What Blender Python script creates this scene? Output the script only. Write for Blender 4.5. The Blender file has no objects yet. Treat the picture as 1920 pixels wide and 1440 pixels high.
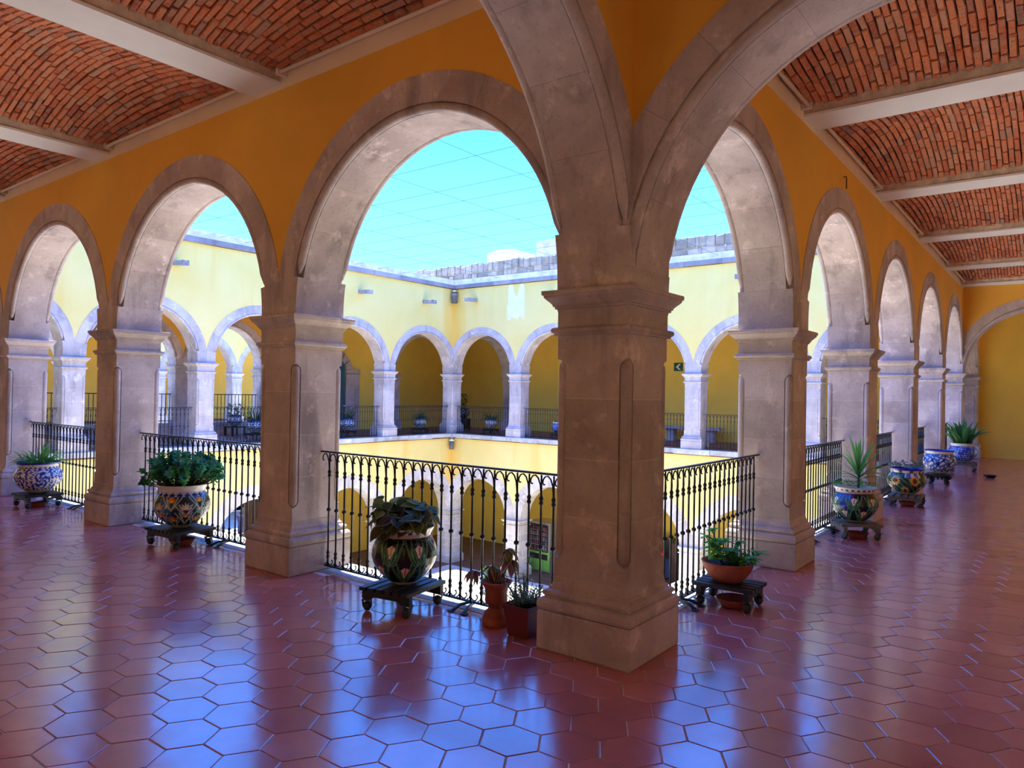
import bpy, bmesh, math, random
from math import sin, cos, pi, radians, sqrt, atan2, asin, acos
from mathutils import Vector, Matrix

random.seed(7)
SC = bpy.context.scene
COL = SC.collection

# ------------------------------------------------------------------ camera
CAM_POS = Vector((-3.7979, -2.1721, 1.5))
yaw, pit, rol = radians(37.6487), radians(0.6419), radians(1.0143)
_f = Vector((cos(yaw) * cos(pit), sin(yaw) * cos(pit), sin(pit)))
_r = Vector((sin(yaw), -cos(yaw), 0))
_u = _r.cross(_f)
_r2 = _r * cos(rol) + _u * sin(rol)
_u2 = _u * cos(rol) - _r * sin(rol)
cd = bpy.data.cameras.new('camera')
cam = bpy.data.objects.new('camera', cd)
COL.objects.link(cam)
cam.matrix_world = Matrix(((_r2.x, _u2.x, -_f.x, CAM_POS.x), (_r2.y, _u2.y, -_f.y, CAM_POS.y),
                           (_r2.z, _u2.z, -_f.z, CAM_POS.z), (0, 0, 0, 1)))
cd.sensor_fit = 'HORIZONTAL'
cd.sensor_width = 36.0
cd.lens = 36.0 * 1359.67 / 1920.0
cd.clip_start = 0.05
cd.clip_end = 300
SC.camera = cam

# ------------------------------------------------------------------ sky, sun, exposure
W = bpy.data.worlds.new('sky')
SC.world = W
W.use_nodes = True
nt = W.node_tree
nt.nodes.clear()
o_ = nt.nodes.new('ShaderNodeOutputWorld')
bg = nt.nodes.new('ShaderNodeBackground')
tc = nt.nodes.new('ShaderNodeTexCoord')
sx = nt.nodes.new('ShaderNodeSeparateXYZ')
rp = nt.nodes.new('ShaderNodeValToRGB')
nt.links.new(tc.outputs['Generated'], sx.inputs[0])
nt.links.new(sx.outputs['Z'], rp.inputs['Fac'])
nt.links.new(rp.outputs[0], bg.inputs['Color'])
nt.links.new(bg.outputs[0], o_.inputs['Surface'])
el = rp.color_ramp.elements
el[0].position = 0.0; el[0].color = (0.60, 0.80, 1.0, 1)
el[1].position = 1.0; el[1].color = (0.045, 0.17, 0.80, 1)
for p_, c_ in ((0.16, (0.105, 0.40, 1.0)), (0.36, (0.040, 0.25, 1.0))):
    e_ = el.new(p_); e_.color = (*c_, 1)
bg.inputs['Strength'].default_value = 2.2

sd = bpy.data.lights.new('sun', 'SUN')
sun = bpy.data.objects.new('sun', sd)
COL.objects.link(sun)
sd.energy = 8.0
sd.angle = radians(0.6)
sd.color = (1.0, 0.90, 0.74)
_sdir = Vector((-0.055, -0.065, -1.0))        # high sun beyond the far corner: far walls in open shade, paving in full light
sun.rotation_euler = _sdir.to_track_quat('-Z', 'Y').to_euler()

SC.view_settings.view_transform = 'Standard'
SC.view_settings.look = 'None'
SC.view_settings.gamma = 1.0
SC.view_settings.use_curve_mapping = False
SC.view_settings.exposure = 1.15
SC.cycles.max_bounces = 14
SC.cycles.diffuse_bounces = 10
SC.cycles.glossy_bounces = 5
SC.cycles.sample_clamp_indirect = 8.0
SC.cycles.caustics_reflective = False
SC.cycles.caustics_refractive = False
SC.cycles.use_denoising = True

# ------------------------------------------------------------------ materials
MATS = {}


def new_mat(name):
    m = bpy.data.materials.new(name)
    m.use_nodes = True
    n = m.node_tree
    n.nodes.clear()
    out = n.nodes.new('ShaderNodeOutputMaterial')
    b = n.nodes.new('ShaderNodeBsdfPrincipled')
    n.links.new(b.outputs[0], out.inputs[0])
    MATS[name] = m
    return m, n, b, out


def noise(n, vec, scale, detail=4, rough=0.55):
    t = n.nodes.new('ShaderNodeTexNoise')
    t.inputs['Scale'].default_value = scale
    t.inputs['Detail'].default_value = detail
    t.inputs['Roughness'].default_value = rough
    n.links.new(vec, t.inputs['Vector'])
    return t.outputs['Fac']


def ramp(n, fac, stops):
    r = n.nodes.new('ShaderNodeValToRGB')
    n.links.new(fac, r.inputs['Fac'])
    e = r.color_ramp.elements
    while len(e) < len(stops):
        e.new(0.5)
    for el_, (p, c) in zip(e, stops):
        el_.position = p
        el_.color = (*c, 1) if len(c) == 3 else c
    return r.outputs['Color']


def mixc(n, fac, a, b, mode='MIX'):
    m = n.nodes.new('ShaderNodeMix')
    m.data_type = 'RGBA'
    m.blend_type = mode
    for sock, val in ((m.inputs[0], fac), (m.inputs[6], a), (m.inputs[7], b)):
        if isinstance(val, (int, float)):
            sock.default_value = val
        elif isinstance(val, tuple):
            sock.default_value = (*val, 1) if len(val) == 3 else val
        else:
            n.links.new(val, sock)
    return m.outputs[2]


def math_(n, op, a, b=0.0):
    m = n.nodes.new('ShaderNodeMath')
    m.operation = op
    for s, v in ((m.inputs[0], a), (m.inputs[1], b)):
        if isinstance(v, (int, float)):
            s.default_value = v
        else:
            n.links.new(v, s)
    return m.outputs[0]


def bump(n, b, h, strength, dist=0.01):
    x = n.nodes.new('ShaderNodeBump')
    x.inputs['Strength'].default_value = strength
    x.inputs['Distance'].default_value = dist
    n.links.new(h, x.inputs['Height'])
    n.links.new(x.outputs[0], b.inputs['Normal'])


def pos(n):
    return n.nodes.new('ShaderNodeNewGeometry').outputs['Position']


def objrand(n):
    return n.nodes.new('ShaderNodeObjectInfo').outputs['Random']


def mk_plain(name, c, rough=0.6, var=0.12, scale=6.0, bumps=0.1, metal=0.0, spec=0.4, rnd=0.0):
    m, n, b, _ = new_mat(name)
    p = pos(n)
    f = noise(n, p, scale)
    lo = tuple(max(0, x * (1 - var)) for x in c)
    hi = tuple(min(1, x * (1 + var)) for x in c)
    col = ramp(n, f, [(0.3, lo), (0.7, hi)])
    if rnd:
        r = ramp(n, objrand(n), [(0, (1 - rnd,) * 3), (1, (1 + rnd,) * 3)])
        col = mixc(n, 1.0, col, r, 'MULTIPLY')
    n.links.new(col, b.inputs['Base Color'])
    b.inputs['Roughness'].default_value = rough
    b.inputs['Metallic'].default_value = metal
    b.inputs['Specular IOR Level'].default_value = spec
    if bumps:
        bump(n, b, noise(n, p, scale * 8, 3), bumps, 0.004)
    return m


def mk_stone(name, base, alt, dark, mortar=0.0, rnd=0.1):
    """weathered volcanic stone: broad tints, fine pits, a few rain stains"""
    m, n, b, _ = new_mat(name)
    p = pos(n)
    c = ramp(n, noise(n, p, 2.2, 5, 0.6), [(0.36, base), (0.62, alt)])
    c = mixc(n, ramp(n, noise(n, p, 34, 3, 0.7), [(0.55, (0, 0, 0)), (0.75, (0.5, 0.5, 0.5))]), c, dark)
    mp = n.nodes.new('ShaderNodeMapping')
    mp.inputs['Scale'].default_value = (2.4, 2.4, 0.45)
    n.links.new(p, mp.inputs['Vector'])
    c = mixc(n, ramp(n, noise(n, mp.outputs[0], 1.5, 5, 0.62), [(0.54, (0, 0, 0)), (0.70, (0.70, 0.70, 0.70))]), c, dark)
    light = tuple(min(1, x * 1.45) for x in alt)
    c = mixc(n, ramp(n, noise(n, p, 5.5, 5, 0.7), [(0.57, (0, 0, 0)), (0.70, (0.65, 0.65, 0.65))]), c, light)
    if rnd:
        c = mixc(n, 1.0, c, ramp(n, objrand(n), [(0, (1 - rnd,) * 3), (1, (1 + rnd,) * 3)]), 'MULTIPLY')
    n.links.new(c, b.inputs['Base Color'])
    b.inputs['Roughness'].default_value = 0.85
    b.inputs['Specular IOR Level'].default_value = 0.25
    bump(n, b, math_(n, 'ADD', noise(n, p, 40, 4, 0.7), math_(n, 'MULTIPLY', noise(n, p, 9, 3), 1.5)), 0.35, 0.008)
    return m


mk_stone('stone', (0.41, 0.35, 0.35), (0.57, 0.505, 0.505), (0.24, 0.20, 0.20))
mk_stone('stone_court', (0.43, 0.39, 0.40), (0.56, 0.52, 0.53), (0.27, 0.25, 0.26))
mk_stone('stone_kerb', (0.40, 0.42, 0.40), (0.56, 0.58, 0.56), (0.22, 0.25, 0.24))
mk_stone('stone_rubble', (0.26, 0.235, 0.19), (0.40, 0.365, 0.30), (0.14, 0.125, 0.10), rnd=0.3)
mk_stone('stone_cornice', (0.26, 0.25, 0.28), (0.36, 0.34, 0.37), (0.16, 0.15, 0.17), rnd=0.2)
mk_stone('stone_white', (0.50, 0.47, 0.44), (0.66, 0.63, 0.60), (0.36, 0.34, 0.33))
mk_plain('mortar_white', (0.72, 0.70, 0.68), 0.9, 0.1, 10, 0.2)
mk_plain('mortar_dark', (0.10, 0.075, 0.06), 0.95, 0.3, 8, 0.4)
mk_plain('ochre', (0.79, 0.445, 0.065), 0.8, 0.07, 1.2, 0.15)
mk_plain('cream', (0.74, 0.68, 0.50), 0.9, 0.2, 4, 0.3)
mk_plain('ochre_hall', (0.86, 0.63, 0.11), 0.8, 0.07, 1.0, 0.12)
mk_plain('paint_band', (0.78, 0.66, 0.50), 0.8, 0.08, 2, 0.2)
mk_plain('iron', (0.018, 0.016, 0.018), 0.42, 0.4, 30, 0.3, 0.3, 0.5)
mk_plain('iron_rust', (0.05, 0.03, 0.022), 0.55, 0.4, 40, 0.3, 0.3, 0.5)
mk_plain('wood_black', (0.018, 0.014, 0.013), 0.5, 0.4, 20, 0.3, rnd=0.2)
mk_plain('wood_grey', (0.16, 0.135, 0.11), 0.7, 0.3, 20, 0.4, rnd=0.2)
mk_plain('rubber', (0.03, 0.03, 0.032), 0.5, 0.2, 20, 0.0)
mk_plain('steel', (0.45, 0.43, 0.40), 0.35, 0.2, 20, 0.0, 0.9)
mk_plain('terracotta', (0.36, 0.085, 0.045), 0.75, 0.2, 14, 0.3)
mk_plain('plastic_red', (0.15, 0.022, 0.02), 0.45, 0.1, 8, 0.0)
mk_plain('soil', (0.035, 0.024, 0.016), 0.95, 0.5, 60, 0.8)
mk_plain('stem', (0.10, 0.09, 0.035), 0.7, 0.3, 30, 0.2)
mk_plain('beam_white', (0.80, 0.83, 0.83), 0.7, 0.04, 3, 0.15)
mk_plain('concrete_rough', (0.56, 0.47, 0.36), 0.95, 0.25, 12, 1.0)
mk_plain('tube_white', (0.74, 0.66, 0.58), 0.5, 0.05, 4, 0.0)
mk_plain('floor_lower', (0.17, 0.075, 0.055), 0.5, 0.25, 2, 0.1)
mk_plain('paving', (0.62, 0.60, 0.57), 0.9, 0.12, 1.5, 0.3)
mk_plain('teal_door', (0.03, 0.14, 0.17), 0.5, 0.1, 4, 0.0)
mk_plain('brown_door', (0.11, 0.07, 0.055), 0.6, 0.2, 4, 0.1)
mk_plain('white_wall', (0.80, 0.80, 0.78), 0.9, 0.05, 3, 0.1)
mk_plain('sign_green', (0.01, 0.10, 0.05), 0.5, 0.0, 3, 0.0)
mk_plain('sign_white', (0.85, 0.86, 0.85), 0.5, 0.0, 3, 0.0)
mk_plain('black', (0.012, 0.012, 0.014), 0.4, 0.1, 10, 0.0)
mk_plain('lamp_grey', (0.10, 0.10, 0.11), 0.5, 0.2, 10, 0.0)
mk_plain('green_panel', (0.16, 0.42, 0.07), 0.45, 0.2, 3, 0.0)
mk_plain('red_item', (0.62, 0.02, 0.03), 0.5, 0.1, 6, 0.0)
mk_plain('blue_item', (0.03, 0.06, 0.22), 0.6, 0.1, 6, 0.0)
mk_plain('denim', (0.02, 0.025, 0.09), 0.9, 0.3, 20, 0.0)
mk_plain('dark_cloth', (0.012, 0.013, 0.018), 0.9, 0.3, 20, 0.0)
mk_plain('skin', (0.35, 0.19, 0.12), 0.6, 0.1, 20, 0.0)
mk_plain('wire', (0.10, 0.16, 0.18), 0.6, 0.0, 5, 0.0)


def mk_court_plaster():
    """lemon limewash, with rust-yellow run-off below the spouts' level and faint green-grey patches"""
    m, n, b, _ = new_mat('lemon')
    p = pos(n)
    c = ramp(n, noise(n, p, 0.7, 5, 0.55), [(0.3, (0.76, 0.63, 0.21)), (0.7, (0.80, 0.70, 0.30))])
    mp = n.nodes.new('ShaderNodeMapping')
    mp.inputs['Scale'].default_value = (1.1, 1.1, 0.16)
    n.links.new(p, mp.inputs['Vector'])
    c = mixc(n, ramp(n, noise(n, mp.outputs[0], 1.3, 4, 0.5), [(0.56, (0, 0, 0)), (0.75, (0.55, 0.55, 0.55))]), c,
             (0.76, 0.52, 0.11))
    # rusty water marks in the inner corner, where the roof water runs down
    sp = n.nodes.new('ShaderNodeSeparateXYZ')
    n.links.new(p, sp.inputs[0])
    dist = math_(n, 'MAXIMUM', math_(n, 'SUBTRACT', 15.25, sp.outputs['X']), math_(n, 'SUBTRACT', 15.184, sp.outputs['Y']))
    dist = math_(n, 'ADD', dist, math_(n, 'MULTIPLY', noise(n, mp.outputs[0], 2.5, 4, 0.6), 0.8))
    c = mixc(n, ramp(n, dist, [(0.40, (0.75, 0.75, 0.75)), (1.0, (0, 0, 0))]), c, (0.74, 0.46, 0.07))
    n.links.new(c, b.inputs['Base Color'])
    b.inputs['Roughness'].default_value = 0.9
    b.inputs['Specular IOR Level'].default_value = 0.2
    bump(n, b, noise(n, p, 25, 4), 0.2, 0.006)


mk_court_plaster()


def mk_brick():
    m, n, b, _ = new_mat('brick')
    p = pos(n)
    at = n.nodes.new('ShaderNodeAttribute')
    at.attribute_name = 'tone'
    r = math_(n, 'FRACT', math_(n, 'ADD', objrand(n), at.outputs['Fac']))
    c = ramp(n, r, [(0.0, (0.34, 0.10, 0.065)), (0.12, (0.54, 0.15, 0.07)), (0.45, (0.66, 0.20, 0.085)),
                    (0.78, (0.72, 0.26, 0.12)), (0.93, (0.56, 0.30, 0.20)), (1.0, (0.28, 0.14, 0.11))])
    c = mixc(n, ramp(n, noise(n, p, 16, 6, 0.75), [(0.44, (0, 0, 0)), (0.66, (0.85, 0.85, 0.85))]), c, (0.46, 0.30, 0.22))
    c = mixc(n, ramp(n, noise(n, p, 45, 3, 0.7), [(0.55, (0, 0, 0)), (0.72, (0.7, 0.7, 0.7))]), c, (0.12, 0.05, 0.035))
    n.links.new(c, b.inputs['Base Color'])
    b.inputs['Roughness'].default_value = 0.9
    b.inputs['Specular IOR Level'].default_value = 0.2
    bump(n, b, noise(n, p, 50, 4, 0.7), 0.7, 0.008)


mk_brick()


def mk_tile():
    m, n, b, _ = new_mat('tile_red')
    p = pos(n)
    at = n.nodes.new('ShaderNodeAttribute')
    at.attribute_name = 'tone'
    r = math_(n, 'FRACT', math_(n, 'ADD', objrand(n), at.outputs['Fac']))
    c = ramp(n, r, [(0.0, (0.40, 0.115, 0.110)), (0.5, (0.48, 0.145, 0.135)), (1.0, (0.55, 0.18, 0.16))])
    c = mixc(n, ramp(n, noise(n, p, 7, 4, 0.6), [(0.4, (0, 0, 0)), (0.75, (0.35, 0.35, 0.35))]), c, (0.32, 0.085, 0.085))
    n.links.new(c, b.inputs['Base Color'])
    rr = ramp(n, noise(n, p, 3.5, 4, 0.6), [(0.3, (0.13,) * 3), (0.7, (0.22,) * 3)])
    n.links.new(rr, b.inputs['Roughness'])
    b.inputs['IOR'].default_value = 2.3
    b.inputs['Specular IOR Level'].default_value = 0.5
    bump(n, b, noise(n, p, 6, 3), 0.05, 0.02)


mk_tile()
mk_plain('grout', (0.62, 0.54, 0.54), 0.8, 0.2, 6, 0.0)


def mk_vc(name, rough=0.3, translucent=0.0, spec=0.5):
    m, n, b, out = new_mat(name)
    at = n.nodes.new('ShaderNodeAttribute')
    at.attribute_name = 'Col'
    n.links.new(at.outputs['Color'], b.inputs['Base Color'])
    b.inputs['Roughness'].default_value = rough
    b.inputs['Specular IOR Level'].default_value = spec
    if translucent:
        t = n.nodes.new('ShaderNodeBsdfTranslucent')
        n.links.new(at.outputs['Color'], t.inputs['Color'])
        mx = n.nodes.new('ShaderNodeMixShader')
        mx.inputs[0].default_value = translucent
        n.links.new(b.outputs[0], mx.inputs[1])
        n.links.new(t.outputs[0], mx.inputs[2])
        n.links.new(mx.outputs[0], out.inputs[0])
    return m


mk_vc('glaze', 0.12)
mk_vc('leaf', 0.55, 0.42, 0.2)
mk_vc('print', 0.6)
M = MATS

# ------------------------------------------------------------------ helpers


def mesh(name, verts, faces, mats, smooth=False, midx=None, recalc=True, vc=None, tone=None):
    me = bpy.data.meshes.new(name)
    me.from_pydata([tuple(v) for v in verts], [], faces)
    if recalc:
        bm = bmesh.new()
        bm.from_mesh(me)
        bmesh.ops.recalc_face_normals(bm, faces=bm.faces)
        bm.to_mesh(me)
        bm.free()
    for m in ([mats] if isinstance(mats, str) else mats):
        me.materials.append(M[m])
    if midx:
        me.polygons.foreach_set('material_index', midx)
    if smooth:
        me.polygons.foreach_set('use_smooth', [True] * len(me.polygons))
    if vc:
        a = me.color_attributes.new('Col', 'FLOAT_COLOR', 'POINT')
        a.data.foreach_set('color', [x for c in vc for x in (c[0], c[1], c[2], 1.0)])
    if tone:
        a = me.attributes.new('tone', 'FLOAT', 'POINT')
        a.data.foreach_set('value', tone)
    return me


def add(name, me, parent=None, loc=(0, 0, 0), rot=(0, 0, 0), scale=(1, 1, 1)):
    o = bpy.data.objects.new(name, me)
    COL.objects.link(o)
    if parent is not None:
        o.parent = parent
    o.location = loc
    o.rotation_euler = rot
    o.scale = scale
    return o


def tag(o, label=None, cat=None, group=None, kind=None):
    if label: o['label'] = label
    if cat: o['category'] = cat
    if group: o['group'] = group
    if kind: o['kind'] = kind
    return o


def thing(name, label, cat, loc=(0, 0, 0), rz=0.0, group=None):
    return tag(add(name, None, None, loc, (0, 0, rz)), label, cat, group)


class MB:
    """collects closed shapes into one mesh"""

    def __init__(s):
        s.v, s.f, s.m, s.c, s.t = [], [], [], [], []

    def put(s, vs, fs, mi=0, col=None, tone=None):
        k = len(s.v)
        s.v += [tuple(v) for v in vs]
        s.f += [tuple(i + k for i in f) for f in fs]
        s.m += [mi] * len(fs)
        if col is not None:
            s.c += (col if isinstance(col, list) else [col] * len(vs))
        if tone is not None:
            s.t += [tone] * len(vs)
        return s

    def box(s, x0, y0, z0, x1, y1, z1, mi=0, **k):
        vs = [(x, y, z) for z in (z0, z1) for y in (y0, y1) for x in (x0, x1)]
        fs = [(0, 2, 3, 1), (4, 5, 7, 6), (0, 1, 5, 4), (2, 6, 7, 3), (0, 4, 6, 2), (1, 3, 7, 5)]
        return s.put(vs, fs, mi, **k)

    def tube(s, pts, r, n=6, mi=0, caps=True, **k):
        """round bar along points; r number or list"""
        pts = [Vector(p) for p in pts]
        rs = r if isinstance(r, (list, tuple)) else [r] * len(pts)
        vs, fs = [], []
        up = None
        for i, p in enumerate(pts):
            d = (pts[min(i + 1, len(pts) - 1)] - pts[max(i - 1, 0)])
            d = d.normalized() if d.length > 1e-9 else Vector((0, 0, 1))
            if up is None:
                up = d.orthogonal().normalized()
            up = (up - d * up.dot(d))
            up = up.normalized() if up.length > 1e-6 else d.orthogonal().normalized()
            b = d.cross(up)
            for j in range(n):
                a = 2 * pi * j / n
                vs.append(p + (up * cos(a) + b * sin(a)) * rs[i])
        for i in range(len(pts) - 1):
            for j in range(n):
                a, b2 = i * n + j, i * n + (j + 1) % n
                fs.append((a, b2, b2 + n, a + n))
        if caps:
            fs.append(tuple(range(n - 1, -1, -1)))
            fs.append(tuple(range((len(pts) - 1) * n, len(pts) * n)))
        return s.put(vs, fs, mi, **k)

    def lathe(s, prof, n=16, c=(0, 0, 0), mi=0, **k):
        vs, fs = [], []
        for r, z in prof:
            for j in range(n):
                a = 2 * pi * j / n
                vs.append((c[0] + r * cos(a), c[1] + r * sin(a), c[2] + z))
        L = len(prof)
        for i in range(L - 1):
            for j in range(n):
                a, b = i * n + j, i * n + (j + 1) % n
                fs.append((a, b, b + n, a + n))
        fs.append(tuple(range(n - 1, -1, -1)))
        fs.append(tuple(range((L - 1) * n, L * n)))
        return s.put(vs, fs, mi, **k)

    def prism(s, poly, axis_map, d0, d1, mi=0):
        """extrude a 2D polygon (s,z) between depths d0,d1; axis_map(s,d,z)->xyz"""
        n = len(poly)
        vs = [axis_map(a, d0, b) for a, b in poly] + [axis_map(a, d1, b) for a, b in poly]
        fs = [tuple(range(n)), tuple(range(2 * n - 1, n - 1, -1))]
        fs += [(i, i + n, (i + 1) % n + n, (i + 1) % n) for i in range(n)]
        return s.put(vs, fs, mi)

    def sqloft(s, prof, mi=0):
        """square loft: list of (half, z)"""
        vs, fs = [], []
        for h, z in prof:
            vs += [(-h, -h, z), (h, -h, z), (h, h, z), (-h, h, z)]
        for i in range(len(prof) - 1):
            for j in range(4):
                a, b = i * 4 + j, i * 4 + (j + 1) % 4
                fs.append((a, b, b + 4, a + 4))
        fs.append((3, 2, 1, 0))
        k = (len(prof) - 1) * 4
        fs.append((k, k + 1, k + 2, k + 3))
        return s.put(vs, fs, mi)

    def build(s, name, mats, smooth=False, recalc=True):
        return mesh(name, s.v, s.f, mats, smooth, s.m if not isinstance(mats, str) else None, recalc,
                    s.c or None, s.t or None)


def box_mesh(name, x0, y0, z0, x1, y1, z1, mat):
    return MB().box(x0, y0, z0, x1, y1, z1).build(name, mat)


IDM = lambda a, d, z: (a, d, z)

# ------------------------------------------------------------------ layout numbers (metres)
XP = [0.0, 2.938, 6.007, 9.111, 12.254, 15.486]     # pier axes along the right arcade
YP = [0.0, 3.025, 6.173, 9.323, 12.40, 15.42]       # pier axes along the left arcade
XE, YE = XP[-1], YP[-1]
XW, YW = 19.0, 18.9                                  # far outer walls
LX, RY = -4.0, -3.55                                 # near outer walls
T = 0.236                                            # half wall thickness
SPR = 2.10                                           # abacus top
ZLOW = -4.55                                         # court level

# ------------------------------------------------------------------ arch kit
ARCH_MESH = {}


def rolled_arc_mesh(Ri, a0, side, mat):
    mb = MB()
    n = 40
    pts = [((Ri + 0.026) * cos(a0 + (pi - 2 * a0) * i / n), side * 0.212, (Ri + 0.026) * sin(a0 + (pi - 2 * a0) * i / n))
           for i in range(n + 1)]
    r = [0.012] + [0.033] * (n - 1) + [0.012]
    mb.tube(pts, r, 8)
    return mb.build('roll_moulding', mat, True)


def arch_parts(key, Ri, Ro, hp, drop, mat, nv=9, rolls=(-1, 1), th=0.242):
    """shared meshes of an arch: wedge, half springer, rolls. Arch frame: X along the wall, Y depth, centre at 0"""
    k = (key, round(Ri, 3), round(Ro, 3), round(hp, 3), round(drop, 3), mat)
    if k in ARCH_MESH:
        return ARCH_MESH[k]
    tv = acos(hp / Ro) if Ro > hp else 0.2
    zv = Ro * sin(tv)
    da = (pi - 2 * tv) / nv
    nt_ = 0.055
    prof = [(Ri, -th + nt_), (Ri + nt_, -th + nt_), (Ri + nt_, -th), (Ro, -th), (Ro, th), (Ri + nt_, th),
            (Ri + nt_, th - nt_), (Ri, th - nt_)]
    if not rolls:
        prof = [(Ri, -th), (Ro, -th), (Ro, th), (Ri, th)]
    P = len(prof)
    vs, fs = [], []
    g = (0.0006 if rolls else 0.010) / Ri
    angs = [-da / 2 + g] + [-da / 2 + g + (da - 2 * g) * t for t in (0.25, 0.5, 0.75)] + [da / 2 - g]
    for a in angs:
        for r, d in prof:
            vs.append((r * cos(a), d, r * sin(a)))
    for i in range(len(angs) - 1):
        for j in range(P):
            a, b = i * P + j, i * P + (j + 1) % P
            fs.append((a, b, b + P, a + P))
    fs.append(tuple(range(P - 1, -1, -1)))
    fs.append(tuple(range((len(angs) - 1) * P, len(angs) * P)))
    wedge = mesh('voussoir', vs, fs, mat)
    arc = [(-Ri * cos(tv * i / 6), Ri * sin(tv * i / 6)) for i in range(7)]
    poly = [(-hp, -drop), (-Ri, -drop)] + arc + ([(-hp, zv)] if Ro > hp else [(-Ro * cos(tv), zv), (-hp, zv)])
    mb = MB().prism([(p[0] + (0.001 if abs(p[0] + hp) < 1e-6 else 0), p[1]) for p in poly], IDM, -th, th)
    spr = mb.build('springer', mat)
    rl = [rolled_arc_mesh(Ri, tv + 0.03 / Ri, s, mat) for s in rolls]
    if not rolls and key == 'a':
        n_, e_ = 40, 0.004
        vs, fs = [], []
        for i in range(n_ + 1):
            a = tv + (pi - 2 * tv) * i / n_
            for r, d in ((Ri + e_, -th + e_), (Ro - e_, -th + e_), (Ro - e_, th - e_), (Ri + e_, th - e_)):
                vs.append((r * cos(a), d, r * sin(a)))
        for i in range(n_):
            for j in range(4):
                a, b = i * 4 + j, i * 4 + (j + 1) % 4
                fs.append((a, b, b + 4, a + 4))
        rl.append(mesh('mortar_joint', vs, fs, 'mortar_white'))
    ARCH_MESH[k] = (wedge, spr, rl, tv, zv, da, nv)
    return ARCH_MESH[k]


def spandrel(mb, m, s0, s1, c, zc, Ro, ztop, tv, zv, flip):
    """plaster above one arch between pier axes s0..s1"""
    hp = (s1 - s0) / 2
    n = 28
    low = [(s0, zc + zv)]
    for i in range(n + 1):
        a = tv + (pi - 2 * tv) * i / n
        low.append((c - Ro * cos(a), zc + Ro * sin(a)))
    low.append((s1, zc + zv))
    vs, fs, mi = [], [], []
    L = len(low)
    for d in (-T, T):
        vs += [m(a, d, z) for a, z in low] + [m(a, d, ztop) for a, z in low]
    for k, base in enumerate((0, 2 * L)):
        for i in range(L - 1):
            if low[i + 1][0] - low[i][0] < 1e-6:
                continue
            fs.append((base + i, base + i + 1, base + L + i + 1, base + L + i))
            mi.append(k)
    for i in range(L - 1):
        fs.append((i, i + 1, 2 * L + i + 1, 2 * L + i)); mi.append(0)
        fs.append((L + i, L + i + 1, 3 * L + i + 1, 3 * L + i)); mi.append(1)
    for i in (0, L - 1):
        fs.append((i, L + i, 3 * L + i, 2 * L + i)); mi.append(0)
    k = len(mb.v)
    mb.v += vs
    mb.f += [tuple(j + k for j in f) for f in fs]
    mb.m += mi


def arcade_wall(name, plane, const, axes, Ri_gap, apex, spr, band, ztop, mats, stone, gallery_sign, skip=(), nv=9, rolls=(-1, 1),
                extra=None, pieces=True):
    """plane 'X': wall in plane X=const running along Y; 'Y': along X. gallery_sign: side on which the gallery lies"""
    if plane == 'X':
        m = lambda s, d, z: (const + (d if gallery_sign < 0 else -d), s, z)
    else:
        m = lambda s, d, z: (s, const + (d if gallery_sign < 0 else -d), z)
    mb = MB()
    archs = []
    for i in range(len(axes) - 1):
        if i in skip:
            continue
        s0, s1 = axes[i], axes[i + 1]
        hp = (s1 - s0) / 2
        Ri = hp - Ri_gap
        Ro = Ri + band
        c = (s0 + s1) / 2
        zc = apex - Ri
        kit = arch_parts('a', Ri, Ro, hp, zc - spr, stone, nv, rolls)
        spandrel(mb, m, s0, s1, c, zc, Ro, ztop, kit[3], kit[4], False)
        archs.append((c, zc, kit))
    if extra:
        extra(mb, m)
    wall = add(name, mb.build(name, list(mats)))
    tag(wall, kind='structure')
    for c, zc, kit in archs:
        place_arch(wall, m(c, 0, zc), pi / 2 if plane == 'X' else 0.0, kit)
    return wall


def place_arch(parent, loc, rz, kit):
    wedge, spr, rl, tv, zv, da, nv = kit
    a = add('arch', None, parent, loc, (0, 0, rz))
    for i in range(nv):
        th = tv + da * (i + 0.5)
        add('voussoir', wedge, a, (0, 0, 0), (0, -th, 0))
    add('springer', spr, a)
    add('springer', spr, a, (0, 0, 0), (0, 0, pi))
    for r in rl:
        add(r.name.split('.')[0], r, a)
    return a


# ------------------------------------------------------------------ pier kit


def shaft_block(z0, z1, h, notch, na, nb, mat):
    """stone drum: square with corners cut back between heights na..nb, the cut ending in round stops"""
    R = 0.06
    stop = [(0.0, 0.0), (0.003, 0.30), (0.012, 0.56), (0.026, 0.80), (0.043, 0.95), (R, 1.0)]
    if z0 < na:
        levels = [(z0, 0.0)] + [(na + dz, k) for dz, k in stop] + [(z1, 1.0)]
    elif z1 > nb:
        levels = [(z0, 1.0)] + [(nb - dz, k) for dz, k in reversed(stop)] + [(z1, 0.0)]
    else:
        levels = [(z0, 1.0), (z1, 1.0)]
    if z0 < na and z1 > nb:
        levels = [(z0, 0.0)] + [(na + dz, k) for dz, k in stop] + [(nb - dz, k) for dz, k in reversed(stop)] + [(z1, 0.0)]
    vs, fs = [], []
    for z, k in levels:
        c = max(notch * k, 0.0002)
        vs += [(x, y, z) for x, y in ((-h + c, -h), (h - c, -h), (h - c, -h + c), (h, -h + c), (h, h - c), (h - c, h - c), (h - c, h),
                                      (-h + c, h), (-h + c, h - c), (-h, h - c), (-h, -h + c), (-h + c, -h + c))]
    n = 12
    for i in range(len(levels) - 1):
        for j in range(n):
            a, b = i * n + j, i * n + (j + 1) % n
            fs.append((a, b, b + n, a + n))
    fs.append(tuple(range(n - 1, -1, -1)))
    fs.append(tuple(range((len(levels) - 1) * n, len(levels) * n)))
    return mesh('shaft_block', vs, fs, mat)


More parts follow.
